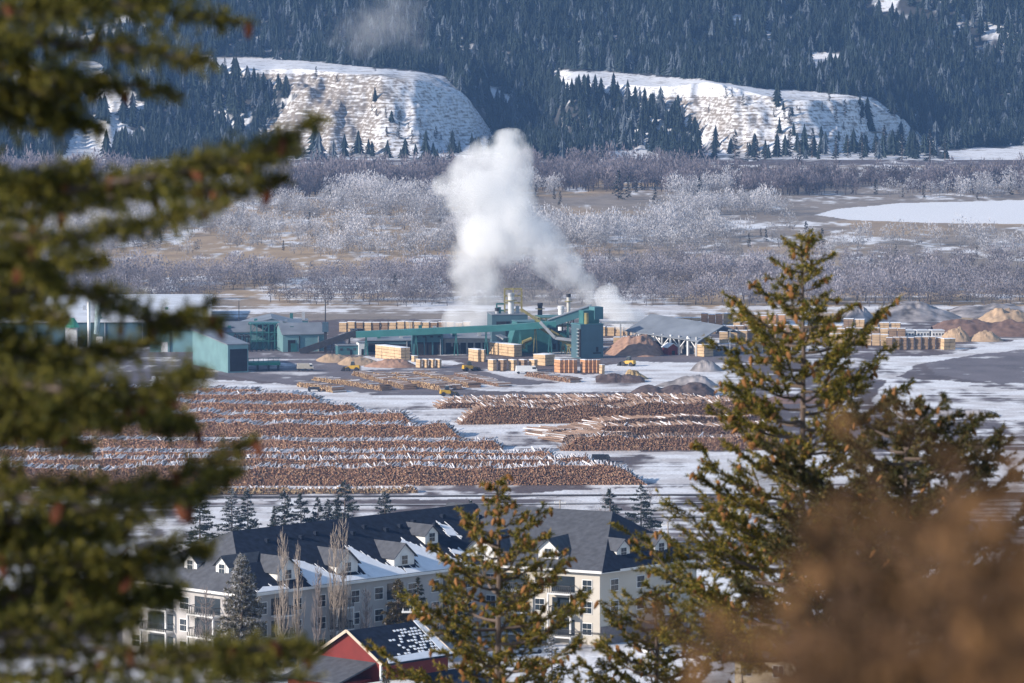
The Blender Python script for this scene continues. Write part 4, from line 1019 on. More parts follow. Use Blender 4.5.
# facade fittings
def fac(P, D, Nn):      # local facade frame -> function of (s, out, z)
    return lambda s, o, z: tuple(W(P + D * s + Nn * o, z))
def fbox(mb, f, s0, s1, o0, o1, z0, z1):
    mb.hexa([f(s0, o0, z0), f(s1, o0, z0), f(s1, o1, z0), f(s0, o1, z0)], [f(s0, o0, z1), f(s1, o0, z1), f(s1, o1, z1), f(s0, o1, z1)])
def window(f, s, z, w_=1.5, h_=1.5, par=apt, o=0.0):
    mb = MB(); fbox(mb, f, s - w_ / 2 - .12, s + w_ / 2 + .12, o - .05, o + .08, z - .12, z + h_ + .12); wn = mb.build('window', TRIM, par)
    mb = MB(); q = .06
    fbox(mb, f, s - w_ / 2, s - q / 2, o + .05, o + .11, z, z + h_ * .48); fbox(mb, f, s + q / 2, s + w_ / 2, o + .05, o + .11, z, z + h_ * .48)
    fbox(mb, f, s - w_ / 2, s - q / 2, o + .05, o + .11, z + h_ * .53, z + h_); fbox(mb, f, s + q / 2, s + w_ / 2, o + .05, o + .11, z + h_ * .53, z + h_)
    mb.build('pane', GLASS, wn)
def balcony(f, s, z, w_=4.2, par=apt, o=0.0):
    mb = MB(); fbox(mb, f, s - w_ / 2, s + w_ / 2, o - .1, o + .04, z, z + 2.3); d = mb.build('balcony_door', GLASS, par)
    mb = MB(); fbox(mb, f, s - w_ / 2 - .1, s + w_ / 2 + .1, o, o + 1.5, z - .25, z - .02); b = mb.build('balcony', TRIM, par)
    mb = MB()
    for i in range(12): x = s - w_ / 2 + w_ * i / 11; fbox(mb, f, x - .04, x + .04, o + 1.4, o + 1.48, z, z + 1.05)
    fbox(mb, f, s - w_ / 2, s + w_ / 2, o + 1.38, o + 1.5, z + 1.0, z + 1.1)
    for x in (s - w_ / 2, s + w_ / 2): fbox(mb, f, x - .05, x + .05, o, o + 1.45, z + 1.0, z + 1.1)
    mb.build('railing', RAILM, b)
    mb = MB()
    for x in (s - w_ / 2, s + w_ / 2): fbox(mb, f, x - .12, x + .12, o + 1.25, o + 1.5, z - 2.6, z - .26)
    mb.build('post', TRIM, b)
fA = fac(C0, E1, N1); fL = fac(A0, -N1, -E1); fB = fac(P1, AX, -PN); DE = (P2 - P1).normalized(); NE = Vector((DE.y, -DE.x, 0)); fE = fac(P1, DE, NE)
floors = [74.6, 77.6, 80.5, 83.0]
fl3 = [75.4, 78.5, 81.6]
for k in range(4):
    s0 = 3.5 + k * 11.2
    for z in fl3:
        window(fA, s0, z + .3, 1.5, 1.6); window(fA, s0 + 6.6, z + .3, 1.5, 1.6)
        balcony(fA, s0 + 3.3, z, 3.2)
for z in fl3:
    window(fL, 2.2, z + .3, 1.8, 1.6); window(fL, 12.0, z + .3, 1.8, 1.6); window(fL, 22, z + .3, 1.8, 1.6)
    balcony(fL, 7.3, z, 5.2); balcony(fL, 17, z, 5.2)
for z in fl3:
    for s in (2.0, 9.6, 17.5): window(fB, s, z + .3, 1.4, 1.6)
    for s in (5.8, 13.4): balcony(fB, s, z, 3.6)
    for s in (3, 8.5, 14.5): window(fE, s, z + .3, 1.5, 1.6)
mb = MB(); fbox(mb, fE, .1, 18.5, .0, .12, ZG - 2, 76.9); mb.build('brick_base', BRICKD, apt)
# eaves and fascia
mb = MB(); fbox(mb, fA, -ov, LA - 12, ov - .02, ov + .12, zo - .35, zo + .02); mb.build('fascia', TRIM, apt); mb = MB(); fbox(mb, fL, -ov, WA + ov, ov - .02, ov + .12, zo - .35, zo + .02); mb.build('fascia', TRIM, apt); mb = MB()
fbox(mb, fB, -ov, 24, ov - .02, ov + .12, zo - .35, zo + .02); mb.build('fascia', TRIM, apt); mb = MB(); fbox(mb, fE, -ov, 19.5, ov - .02, ov + .12, zo - .35, zo + .02); mb.build('fascia', TRIM, apt)
# dormers : gable fronts rising from each slope
def dormer(f, s, wd, so, zb, run, hh=1.7, mroof=GREYSH):
    """so: outward offset of dormer front from wall plane (negative = up the slope)"""
    mb = MB(); h = wd / 2
    mb.add([f(s - h, so, zb), f(s + h, so, zb), f(s + h, so, zb + hh), f(s, so, zb + hh + h * .85), f(s - h, so, zb + hh),
            f(s - h, so - run, zb), f(s + h, so - run, zb), f(s + h, so - run, zb + hh), f(s, so - run, zb + hh + h * .85), f(s - h, so - run, zb + hh)],
           [(0, 1, 2, 3, 4), (9, 8, 7, 6, 5), (0, 5, 6, 1), (1, 6, 7, 2), (0, 4, 9, 5), (2, 7, 8, 3), (3, 8, 9, 4)])
    dm = mb.build('dormer', TRIM, apt); e = .35
    mb = MB()
    mb.slab([f(s - h - e, so + .4, zb + hh - .22), f(s, so + .4, zb + hh + h * .85 + .12), f(s, so - run - 4, zb + hh + h * .85 + .12), f(s - h - e, so - run - 2, zb + hh - .22)], .12)
    mb.slab([f(s, so + .4, zb + hh + h * .85 + .125), f(s + h + e, so + .4, zb + hh - .22), f(s + h + e, so - run - 2, zb + hh - .22), f(s, so - run - 4, zb + hh + h * .85 + .125)], .12)
    mb.build('dormer_roof', mroof, dm)
    window(f, s, zb + .5, 1.1, 1.2, dm, so + .02)
for s in (9.5, 21, 32.2): dormer(fA, s, 4.0, -1.2, ZE + .8, 5)
dormer(fA, 41.5, 2.6, -5, ZE + 2.9, 3)
for s in (7, 13.5): dormer(fL, s, 2.6, -2.5, ZE + 1.7, 3)
dormer(fE, 6.5, 2.8, -1.5, ZE + 1.0, 3); dormer(fE, 14.5, 2.6, -1.5, ZE + 1.0, 3); dormer(fB, 9, 3.2, -1.5, ZE + .9, 4)
dormer(fB, 19, 5.2, .2, ZE + .2, 6)
# snow lying on the shaded slopes
def snow_on(f, pts, run_, rise, name='snow_patch'):
    P = []
    for (s, u) in pts:
        o = ov - u; z = zo + .10 + u * rise / run_
        P.append(f(s, o, z))
    mb = MB().slab(P, .09); s0 = min(p[0] for p in pts); s1 = max(p[0] for p in pts); um = max(p[1] for p in pts)
    for q in range(26 if um > 2 else 6):      # thin melted streaks along its upper edge
        s = random.uniform(s0, s1); u0 = np.interp(s, *zip(*sorted(pts))) * random.uniform(.7, 1.05); l = random.uniform(.3, 1.5); g = random.uniform(.04, .13)
        Z = lambda u: zo + .102 + u * rise / run_
        if u0 > .1 and u0 + l < run_: mb.slab([f(s, ov - u0, Z(u0)), f(s + g, ov - u0, Z(u0)), f(s + g * .5, ov - u0 - l, Z(u0 + l)), f(s - .05, ov - u0 - l, Z(u0 + l))], .07)
    mb.build(name, SNOW, apt)
rise, run_ = ZR - zo, WA / 2 + ov
snow_on(fA, [(12.3, .1), (19, .1), (19.2, 1.3), (17.6, 2.2), (16.8, 3.8), (15.5, 5.2), (13.6, 6.0), (13.2, 3.5)], run_, rise)
snow_on(fA, [(19, .12), (24, .12), (24, .9), (20, 1.2)], run_, rise)
snow_on(fA, [(23.6, .1), (31, .1), (30.8, 1.4), (28.8, 2.6), (27.6, 4.6), (26.4, 7.0), (25.0, 6.2), (24.3, 3.4)], run_, rise)
snow_on(fA, [(31, .12), (35, .12), (34.8, .9), (31.4, 1.2)], run_, rise)
snow_on(fA, [(34.6, .1), (44.0, .1), (42.6, 1.8), (40.4, 3.2), (38.6, 5.5), (37.0, 7.2), (35.8, 6.4), (35.4, 3.2)], run_, rise)
snow_on(fA, [(43, 3.2), (48, 1.0), (48.4, 1.7), (44, 4.0)], run_, rise)
snow_on(fA, [(2, .1), (8, .1), (7.2, .8), (4, 1.1)], run_, rise)
snow_on(fA, [(46, 7), (47.8, 6.6), (48.4, 8.8), (47.4, 9.4)], run_, rise)

# ------------------------------------------------------------------ other houses
def house(name, label, px, yb, zg, theta, a, b, h, r, wm, rm, ridge='a', snow=None, wins=(), trim=TRIM, d=None, cat='house', ov=.5):
    c = ATD(px, yb, d) if d else AT(px, yb, zg)
    t = thing(name, label, cat, (c.x, c.y, zg), math.radians(theta))
    mb = MB()
    V = [(0, 0, -3), (a, 0, -3), (a, b, -3), (0, b, -3), (0, 0, h), (a, 0, h), (a, b, h), (0, b, h)]
    R = MB(); S = MB(); e = ov
    if ridge == 'a':
        V += [(0, b / 2, h + r), (a, b / 2, h + r)]; mb.add(V, [(0, 1, 5, 4), (2, 3, 7, 6), (1, 2, 6, 9, 5), (3, 0, 4, 8, 7), (4, 5, 9, 8), (6, 7, 8, 9), (3, 2, 1, 0)])
        k = r / (b / 2); z0 = h - e * k + .2
        R.slab([(-e, -e, z0), (a + e, -e, z0), (a + e, b / 2, h + r + .2), (-e, b / 2, h + r + .2)], .2).slab([(-e, b / 2 + .003, h + r + .2), (a + e, b / 2 + .003, h + r + .2), (a + e, b + e, z0), (-e, b + e, z0)], .2)
    else:
        V += [(a / 2, 0, h + r), (a / 2, b, h + r)]; mb.add(V, [(0, 1, 5, 8, 4), (1, 2, 6, 5), (2, 3, 7, 9, 6), (3, 0, 4, 7), (4, 8, 9, 7), (8, 5, 6, 9), (3, 2, 1, 0)])
        k = r / (a / 2); z0 = h - e * k + .2
        R.slab([(-e, -e, z0), (a / 2, -e, h + r + .2), (a / 2, b + e, h + r + .2), (-e, b + e, z0)], .2).slab([(a / 2 + .003, -e, h + r + .2), (a + e, -e, z0), (a + e, b + e, z0), (a / 2 + .003, b + e, h + r + .2)], .2)
    mb.build('wall', wm, t); R.build('roof', rm, t)
    for (f, u, z, w_, h_) in wins:
        F2 = (lambda s, o, zz: (s, -o, zz)) if f == 'R' else (lambda s, o, zz: (-o, s, zz))
        m1 = MB(); L = a if f == 'R' else b; s = L * u
        fbox_l(m1, F2, s - w_ / 2 - .1, s + w_ / 2 + .1, -.05, .07, z - .1, z + h_ + .1); wn = m1.build('window', trim, t)
        m1 = MB(); fbox_l(m1, F2, s - w_ / 2, s - .04, .05, .1, z, z + h_); fbox_l(m1, F2, s + .04, s + w_ / 2, .05, .1, z, z + h_); m1.build('pane', GLASS, wn)
    if ridge == 'a':
        for x in (-e - .03, a + e + .03): MB().beam((x, -e, z0 + .02), (x, b / 2, h + r + .22), .08, .35).beam((x, b + e, z0 + .02), (x, b / 2, h + r + .22), .08, .35).build('fascia', trim, t)
    else:
        for y in (-e - .03, b + e + .03): MB().beam((-e, y, z0 + .02), (a / 2, y, h + r + .22), .08, .35).beam((a + e, y, z0 + .02), (a / 2, y, h + r + .22), .08, .35).build('fascia', trim, t)
    return t, (a, b, h, r, e, z0)
def fbox_l(mb, f, s0, s1, o0, o1, z0, z1):
    mb.hexa([f(s0, o0, z0), f(s1, o0, z0), f(s1, o1, z0), f(s0, o1, z0)], [f(s0, o0, z1), f(s1, o0, z1), f(s1, o1, z1), f(s0, o1, z1)])
# red house at lower left: gable end towards the camera, navy roof slope with snow facing right
RZ = 79.2
rh, dims = house('red_house', 'red clapboard house with navy roof streaked with snow', 382, 705, RZ, 47, 11.5, 11, 8.4, 3.3, REDP, NAVY, 'a', d=596.5,
                 wins=[('L', .25, 4.6, 1.3, 1.6), ('L', .72, 4.6, 1.3, 1.6), ('R', .7, 4.0, 1.2, 1.5)], trim=mat('cream_trim', (.5, .42, .33), .7, .08, 1))
a, b, h, r, e, z0 = dims
kk = r / (b / 2)
def rs(x, y, up=.0): return (x, y, h + .2 + kk * y + .03 + up)
mb = MB(); mb.slab([rs(a + e - 1.5, -e + .1, .08), rs(a + e - .02, -e + .1, .08), rs(a + e - .02, b / 2, .08), rs(a + e - .9, b / 2, .08)], .08)
mb.slab([rs(-e + 1.2, -e + .02, .085), rs(a + e - 1.55, -e + .02, .085), rs(a + e - 1.9, .55, .085), rs(1.2, .35, .085)], .08)
for i in range(14):
    for j in range(9):
        x = a * .30 + i * .60 + (j % 2) * .3; y = .55 + j * .46
        if random.random() < .25 + .07 * i - .02 * j and x < a + e - 1.5 and y < b / 2 - .4: mb.slab([rs(x, y, .06), rs(x + .40, y + .03, .06), rs(x + .36, y + .27, .06), rs(x - .02, y + .25, .06)], .06)
mb.build('snow_patch', SNOW, rh)
MB().box(-6, -.003, 1.5, 10, -10, 6.4).build('annex_wall', REDP, rh)
MB().slab([(-6.4, 1, 6.6), (-.01, 1, 8.4), (-.01, 10.5, 8.4), (-6.4, 10.5, 6.6)], .22).build('annex_roof', GREYSH, rh)
MB().box(-4.2, 2.6, -4.6, -.01, -10, 6.1).build('porch_wall', REDP, rh)
MB().box(-4.4, 2.8, -4.8, -.02, 6.103, 6.3).build('porch_cap', TRIM, rh)
MB().slab([(2.82, -7, 4.6), (15, -7, 4.6), (15, -.02, 6.4), (2.82, -.02, 6.4)], .25).build('side_roof', NAVY, rh)
MB().box(2.9, 14.6, -6.6, -.03, -10, 4.3).build('side_wall', REDP, rh)
mb = MB(); mb.beam((-.12, .06, -1), (-.12, .06, h), .25, .25).build('corner_board', TRIM, rh)
mb = MB(); mb.beam((-4.2, -4.7, -3), (-4.2, -4.7, 6.1), .25, .25).build('corner_board', TRIM, rh)
# cream house at right, partly hidden by the fir
h2, _ = house('cream_house', 'two storey cream house with grey roof behind the right fir tree', 735, 640, 73.0, -20, 20, 12, 7.2, 3.0, mat('yellow_cream_siding', (.52, .43, .30), .85, .08, .5, stripe=('Z', 2.6, .1)), GREYSH, 'a', d=655,
             wins=[('R', u, z, 1.4, 1.5) for u in (.08, .3, .5, .7, .9) for z in (1.2, 4.6)])
h3, _ = house('cream_house', 'cream gabled house at the right edge with a dark roof', 985, 660, 74.0, 25, 10, 12, 6.2, 4.6, CREAM, NAVY, 'b', d=650, wins=[('R', u, z, 1.3, 1.4) for u in (.25, .7) for z in (1, 4.2)])
h4, _ = house('cream_house', 'cream house with low grey roof right of the first cream house', 850, 650, 73.0, -10, 13, 11, 5.0, 3.0, CREAM, GREYSH, 'a', d=700, wins=[('R', u, 1.6, 1.3, 1.4) for u in (.2, .5, .8)])
# small houses behind the left fir
SNOWR = mat('snowy_roof', (.62, .64, .68), .8, .25, .3)
GREENS = mat('green_siding', (.16, .22, .19), .8, .1, .5, stripe=('Z', 2.6, .1))
DKS = mat('dark_brown_siding', (.06, .045, .05), .8, .1, .5)
REDT = mat('red_trim', (.28, .07, .05), .7, .1, .5)
h5, _ = house('dark_cabin', 'small dark gabled house with snowy roof above the long roof', 177, 535, 66.0, 20, 7, 12, 6.5, 4.2, DKS, SNOWR, 'b', d=795, wins=[('R', .5, 4, 1.6, 1.8)])
h6, _ = house('gabled_house', 'pale house with snowy roof and red trim behind the left fir', 118, 555, 70, 15, 8, 12, 5.5, 4.2, GREENS, SNOWR, 'b', d=762, wins=[('R', .5, 2.5, 1.6, 1.6)], trim=REDT)
h7, _ = house('gabled_house', 'second pale house with snowy roof further left behind the fir', 80, 560, 70, 15, 9, 12, 6.0, 4.0, PALE, SNOWR, 'a', d=770, wins=[('R', .3, 2.5, 1.6, 1.6), ('R', .7, 2.5, 1.6, 1.6)])
h8, _ = house('gabled_house', 'house with snowy roof at the left edge of the town', -25, 590, 71, 10, 11, 11, 6.0, 4.0, CREAM, SNOWR, 'a', d=740, wins=[('R', .3, 2.5, 1.6, 1.6), ('R', .7, 2.5, 1.6, 1.6)])

# ------------------------------------------------------------------ power poles and wires
def power_pole(px, pt, d, label, tr=False):
    zt = ATD(px, pt, d).z; x = ATD(px, pt, d).x; g = gz(x, d) - .5
    t = thing('power_pole', label, 'power pole', (x, d, g))
    MB().tube((0, 0, 0), (0, 0, zt - g), .19, .13, 8).build('pole', mat('weathered_pole', (.28, .23, .18), .9, .2, 1), t)
    MB().box(-1.6, 1.6, -.08, .08, zt - g - .9, zt - g - .65).build('crossarm', TRIM, t)
    if tr: MB().tube((.75, -.2, zt - g - 3.0), (.75, -.2, zt - g - 1.6), .36, .36, 10).build('transformer', STEEL, t)
    for i, x_ in enumerate((-1.4, -.5, .5, 1.4)): MB().tube((x_, 0, zt - g - .65), (x_, 0, zt - g - .35), .08, .06, 6).build('insulator', TRIM, t)
    return Vector((x, d, zt - .4))
pp = [power_pole(414, 606, 640, 'wooden power pole with transformer beside the red house', True),
      power_pole(742, 634, 640, 'wooden power pole behind the fir branches at right'),
      power_pole(668, 522, 1180, 'slim power pole on the snow field right of the navy roof'),
      power_pole(560, 500, 1330, 'small power pole above the grey roof')]
pL = Vector((pp[0].x - 55, pp[0].y + 8, pp[0].z + .6))
def wire(a, b, label, sag=1.2):
    t = MB(); n = 14; P = [a.lerp(b, i / n) - Vector((0, 0, sag * 4 * (i / n) * (1 - i / n))) for i in range(n + 1)]
    for p, q in zip(P[:-1], P[1:]): t.tube(p - a, q - a, .035, n=4)
    o = t.build('power_line', RAILM, None, a); tag(o, label, 'power line')
for i, x_ in enumerate((-1.4, -.5, .5, 1.4)):
    wire(pp[0] + Vector((x_, 0, 0)), pp[1] + Vector((x_, 0, 0)), 'overhead wire crossing before the apartments, %s of four' % ['first', 'second', 'third', 'fourth'][i])
# rail track and fence line beside the log yard
def strip(name, px0, y0, px1, y1, wd, m, z=.02, seg=40):
    a = AT(px0, y0); b = AT(px1, y1); u = (b - a).normalized(); s = Vector((-u.y, u.x, 0)) * wd / 2; V = []
    for i in range(seg + 1):
        p = a.lerp(b, i / seg); 
        for q in (p - s, p + s): V.append((q.x, q.y, gz(q.x, q.y) + z + .25))
    o = MB().add(V, [(2 * i, 2 * i + 1, 2 * i + 3, 2 * i + 2) for i in range(seg)]).build(name, m)
    tag(o, None, None, None, 'structure')
strip('railway_bed', -200, 499.5, 1250, 492.5, 3.6, mat('dark_ballast', (.10, .09, .09), .9, .3, .2))
strip('path', -200, 509, 1250, 500, 2.4, mat('grey_track', (.36, .35, .36), .9, .3, .1))
strip('road', 300, 521, 1250, 512, 3.0, mat('grey_road', (.30, .29, .30), .9, .4, .1))
strip('road', 560, 545, 1250, 533, 3.2, mat('grey_lane', (.33, .32, .33), .9, .4, .1))
# parked cars near the apartments
def car(px, py, m, label, rz):
    p = GND(px, py, 600, 1200); t = thing('parked_car', label, 'car', (p.x, p.y, p.z - .02), rz)
    mb = MB().hexa([(-2.2, -.9, .3), (2.2, -.9, .3), (2.2, .9, .3), (-2.2, .9, .3)], [(-2.15, -.86, .92), (2.1, -.86, .85), (2.1, .86, .85), (-2.15, .86, .92)]); mb.build('body', m, t)
    MB().hexa([(-1.7, -.82, .91), (1.1, -.82, .88), (1.1, .82, .88), (-1.7, .82, .91)], [(-1.3, -.68, 1.45), (.45, -.68, 1.45), (.45, .68, 1.45), (-1.3, .68, 1.45)]).build('cabin', GLASS, t)
    MB().box(-1.25, .4, -.66, .66, 1.452, 1.52).build('roof', m, t)
    for x in (-1.4, 1.4):
        for y in (-.82, .82): MB().tube((x, y - .1, .33), (x, y + .1, .33), .33, n=12).build('wheel', BLACK, t)
    return t
car(658, 655, WHITE, 'white car half hidden behind the lower fir branches', .5)
car(706, 662, WHITE, 'white car right of the fir trunk near the bottom', .3)
car(455, 640, mat('navy_paint', (.03, .05, .12), .3, .1, 1), 'dark blue car parked in the courtyard between the wings', .6)
car(246, 668, WHITE, 'snow covered car below the frosted spruce', .2)
car(528, 655, mat('silver_paint', (.35, .36, .38), .3, .1, 1), 'silver car behind the lower central fir', .4)
shedp = GND(622, 632, 600, 900)
t, _ = house('garden_shed', 'small dark blue shed with snowy roof below the right wing', 622, 632, shedp.z, 10, 5, 4, 2.4, 1.0, mat('navy_siding', (.04, .06, .12), .8, .1, 1), SNOWR, 'a', d=shedp.y, cat='shed')

# ------------------------------------------------------------------ steam
def steam(name, pts, d, dens, label, noise=0.036, edge=0.22, vox=4.0, col=(1, 1, 1), dz=0.0, hull=1.25, amp=1.9, torn=0.0):
    """pts: (px, py, r_px) puffs at distance d"""
    P = [(ATD(x, y, d + (random.uniform(-.5, .5) * r * d / F)), r * d / F) for x, y, r in pts]
    o0 = P[0][0].copy()
    bm = bmesh.new()
    for c, r in P:
        m = Matrix.Translation(c - o0); bmesh.ops.create_icosphere(bm, subdivisions=2, radius=r * hull, matrix=m)
    me = bpy.data.meshes.new(name); bm.to_mesh(me); bm.free()
    o = link_mesh(name, me, None, o0)
    rm = o.modifiers.new('merge', 'REMESH'); rm.mode = 'VOXEL'; rm.voxel_size = vox
    m = bpy.data.materials.new(name); m.use_nodes = True; n = m.node_tree
    for q in list(n.nodes):
        if q.type != 'OUTPUT_MATERIAL': n.nodes.remove(q)
    out = [q for q in n.nodes if q.type == 'OUTPUT_MATERIAL'][0]
    tc = n.nodes.new('ShaderNodeTexCoord')
    no = n.nodes.new('ShaderNodeTexNoise'); no.inputs['Scale'].default_value = noise; no.inputs['Detail'].default_value = 5; no.inputs['Roughness'].default_value = .6
    n.links.new(tc.outputs['Object'], no.inputs['Vector'])
    sb = n.nodes.new('ShaderNodeVectorMath'); sb.operation = 'SUBTRACT'; sb.inputs[1].default_value = (.5, .5, .5); n.links.new(no.outputs['Color'], sb.inputs[0])
    sc_ = n.nodes.new('ShaderNodeVectorMath'); sc_.operation = 'SCALE'; sc_.inputs['Scale'].default_value = np.mean([r for _, r in P]) * amp; n.links.new(sb.outputs[0], sc_.inputs[0])
    ad = n.nodes.new('ShaderNodeVectorMath'); ad.operation = 'ADD'; n.links.new(tc.outputs['Object'], ad.inputs[0]); n.links.new(sc_.outputs[0], ad.inputs[1])
    last = None
    for c, r in P:
        dn = n.nodes.new('ShaderNodeVectorMath'); dn.operation = 'DISTANCE'; dn.inputs[1].default_value = tuple(c - o0); n.links.new(ad.outputs[0], dn.inputs[0])
        ma = n.nodes.new('ShaderNodeMath'); ma.operation = 'MULTIPLY_ADD'; ma.inputs[1].default_value = -1 / (r * hull * .95); ma.inputs[2].default_value = 1.0; n.links.new(dn.outputs['Value'], ma.inputs[0])
        if last is None: last = ma
        else:
            mx = n.nodes.new('ShaderNodeMath'); mx.operation = 'SMOOTH_MAX'; mx.inputs[2].default_value = .12; n.links.new(last.outputs[0], mx.inputs[0]); n.links.new(ma.outputs[0], mx.inputs[1]); last = mx
    mr = n.nodes.new('ShaderNodeMapRange'); mr.inputs['From Min'].default_value = 0.0; mr.inputs['From Max'].default_value = edge; mr.inputs['To Max'].default_value = dens
    n.links.new(last.outputs[0], mr.inputs['Value'])
    pv = n.nodes.new('ShaderNodeVolumePrincipled'); pv.inputs['Color'].default_value = (*col, 1); pv.inputs['Anisotropy'].default_value = 0.0
    if torn:
        n9 = n.nodes.new('ShaderNodeTexNoise'); n9.inputs['Scale'].default_value = noise * .7; n9.inputs['Detail'].default_value = 6; n9.inputs['Roughness'].default_value = .65; n.links.new(tc.outputs['Object'], n9.inputs['Vector'])
        m9 = n.nodes.new('ShaderNodeMapRange'); m9.inputs['From Min'].default_value = torn; m9.inputs['From Max'].default_value = torn + .22; n.links.new(n9.outputs['Fac'], m9.inputs['Value'])
        m8 = n.nodes.new('ShaderNodeMath'); m8.operation = 'MULTIPLY'; n.links.new(mr.outputs[0], m8.inputs[0]); n.links.new(m9.outputs[0], m8.inputs[1]); mr = m8
    n.links.new(mr.outputs[0], pv.inputs['Density']); n.links.new(pv.outputs[0], out.inputs['Volume'])
    o.data.materials.append(m)
    tag(o, label, 'steam', None, 'stuff')
    return o
steam('steam_plume', [(486, 228, 28), (470, 186, 27), (448, 184, 15), (490, 170, 29), (508, 156, 24), (512, 142, 14), (500, 200, 30), (462, 205, 18),
                      (516, 214, 24), (530, 236, 26), (548, 254, 22), (566, 270, 19), (582, 287, 16), (598, 302, 13), (520, 176, 14), (485, 150, 13)], 2230, 0.095,
      'big white steam plume rising from the sawmill and leaning over the boiler house', noise=.07, edge=.36, amp=2.7, torn=.27)
steam('steam_column', [(478, 318, 18), (468, 300, 20), (482, 280, 22), (474, 258, 24), (484, 238, 22), (456, 322, 14), (494, 300, 16), (462, 275, 16), (505, 250, 18)], 2225, 0.11,
      'thin ragged steam column feeding the left side of the big plume', noise=.05, edge=.5, torn=.34, amp=2.3)
steam('steam_puff', [(603, 296, 9), (610, 292, 9), (612, 306, 13), (622, 316, 14), (638, 322, 14), (654, 328, 11)], 2200, 0.12, 'smaller white steam puff drifting over the grey roofed shed', noise=.09, vox=2.5)
steam('steam_wisp', [(668, 330, 9), (680, 333, 9), (694, 335, 10), (704, 336, 9)], 2140, 0.02, 'thin steam wisp clinging to the grey shed roof', noise=.1, vox=2.5)
steam('steam_haze', [(540, 300, 26), (520, 290, 30), (560, 300, 26), (585, 300, 28), (500, 300, 28)], 2290, 0.016, 'thin veil of steam hanging behind the stacks', noise=.05, edge=.8, torn=.4)
steam('high_steam', [(392, 8, 30), (372, 22, 26), (405, 30, 26), (350, 12, 22), (335, 30, 18), (388, -8, 34), (415, 12, 20), (362, 42, 18)], 3300, 0.034, 'faint torn wisp of steam drifting before the dark forest', noise=.026, vox=8, edge=.9, torn=.50)
# ------------------------------------------------------------------ single trees of the valley and town
def foliage_blades(segs, rr, L, wd, spread=0.9, per_m=60):
    """segs: list of (p, q, r) twig segments; returns triangle arrays of needle blades"""
    V, C = [], []
    for (p, q, f) in segs:
        p = np.array(p); q = np.array(q); d = q - p; ln = np.linalg.norm(d); n = max(3, int(ln * per_m * f)); d = d / (ln + 1e-9)
        t = rr.uniform(0, 1.02, n)[:, None]; B = p + (q - p) * t
        rn = rr.normal(size=(n, 3)); rn -= (rn @ d)[:, None] * d; rn /= np.linalg.norm(rn, axis=1)[:, None] + 1e-9
        dirn = d * rr.uniform(.3, 1.0, (n, 1)) + rn * spread; dirn /= np.linalg.norm(dirn, axis=1)[:, None]
        sd = np.cross(dirn, rr.normal(size=(n, 3))); sd /= np.linalg.norm(sd, axis=1)[:, None] + 1e-9
        l = L * rr.uniform(.6, 1.2, (n, 1)); w_ = wd * rr.uniform(.7, 1.2, (n, 1))
        V.append(np.stack([B - sd * w_, B + sd * w_, B + dirn * l], 1)); C.append(np.repeat(rr.uniform(.55, 1.25, (n, 1)), 3, 1))
    V = np.concatenate(V).reshape(-1, 3); C = np.concatenate(C).reshape(-1)
    return V, C
def tri_mesh(name, V, cols, m):
    return np_mesh(name, V, np.arange(len(V)).reshape(-1, 3), m, cols)
def conifer(name, label, base, H, R, seed, col, frost=0.0, nb=60, group=None, L=.55, wd=.12, crown_from=.08, per=9, cat='conifer tree', lean=0):
    rr = np.random.default_rng(seed); t = thing(name, label, cat, base, 0, group); segs = []; br = MB()
    for i in range(nb):
        f = crown_from + (1 - crown_from) * (i + rr.random()) / nb; z = H * f; rad = R * (1 - f) ** .75 * rr.uniform(.6, 1.15) + .04 * R
        a = rr.uniform(0, 6.283); up = rr.uniform(-.15, .25) + .35 * f
        p = Vector((0, 0, z)); q = p + Vector((math.cos(a) * rad, math.sin(a) * rad, rad * (up - .2)))
        m_ = p.lerp(q, .5) + Vector((0, 0, -.06 * rad)); segs.append((tuple(p.lerp(m_, .25)), tuple(m_), .8)); segs.append((tuple(m_), tuple(q), 1.2))
        for k in range(3):
            s = .35 + .2 * k; c = p.lerp(q, s); d2 = Vector((math.cos(a + (1 if k % 2 else -1) * .8), math.sin(a + (1 if k % 2 else -1) * .8), -.1)) * rad * .38
            segs.append((tuple(c), tuple(c + d2), 1.0))
        br.tube(p, m_, .03 + .01 * H / 10, .02, 4)
    segs.append(((0, 0, H * .9), (0, 0, H), 1.5))
    V, C = foliage_blades(segs, rr, L, wd, .8, per)
    cols = np.array(col)[None] * C[:, None]
    if frost: 
        k = np.repeat(rr.random(len(V) // 3) < frost * np.clip(V[::3, 2] / H * 1.3, .3, 1.2), 3)
        cols[k] = np.array([.55, .55, .58]) * rr.uniform(.7, 1.1, (k.sum(), 1))
    link_mesh('crown', tri_mesh('crown', V, cols, LEAF), t)
    br.tube((0, 0, -.5), (0, 0, H * .6), H * .018, H * .01, 7).tube((0, 0, H * .6), (0, 0, H * .97), H * .01, .02, 6).build('trunk', BARKT, t)
    return t
BARKT = mat('grey_brown_bark', (.12, .09, .075), .9, .3, 2)
DG = (.030, .045, .030)
def at_tree(px, ytop, ybase, d0=600, d1=6000):
    p = GND(px, ybase, d0, d1); return (p.x, p.y, p.z - .2), (ybase - ytop) * p.y / F
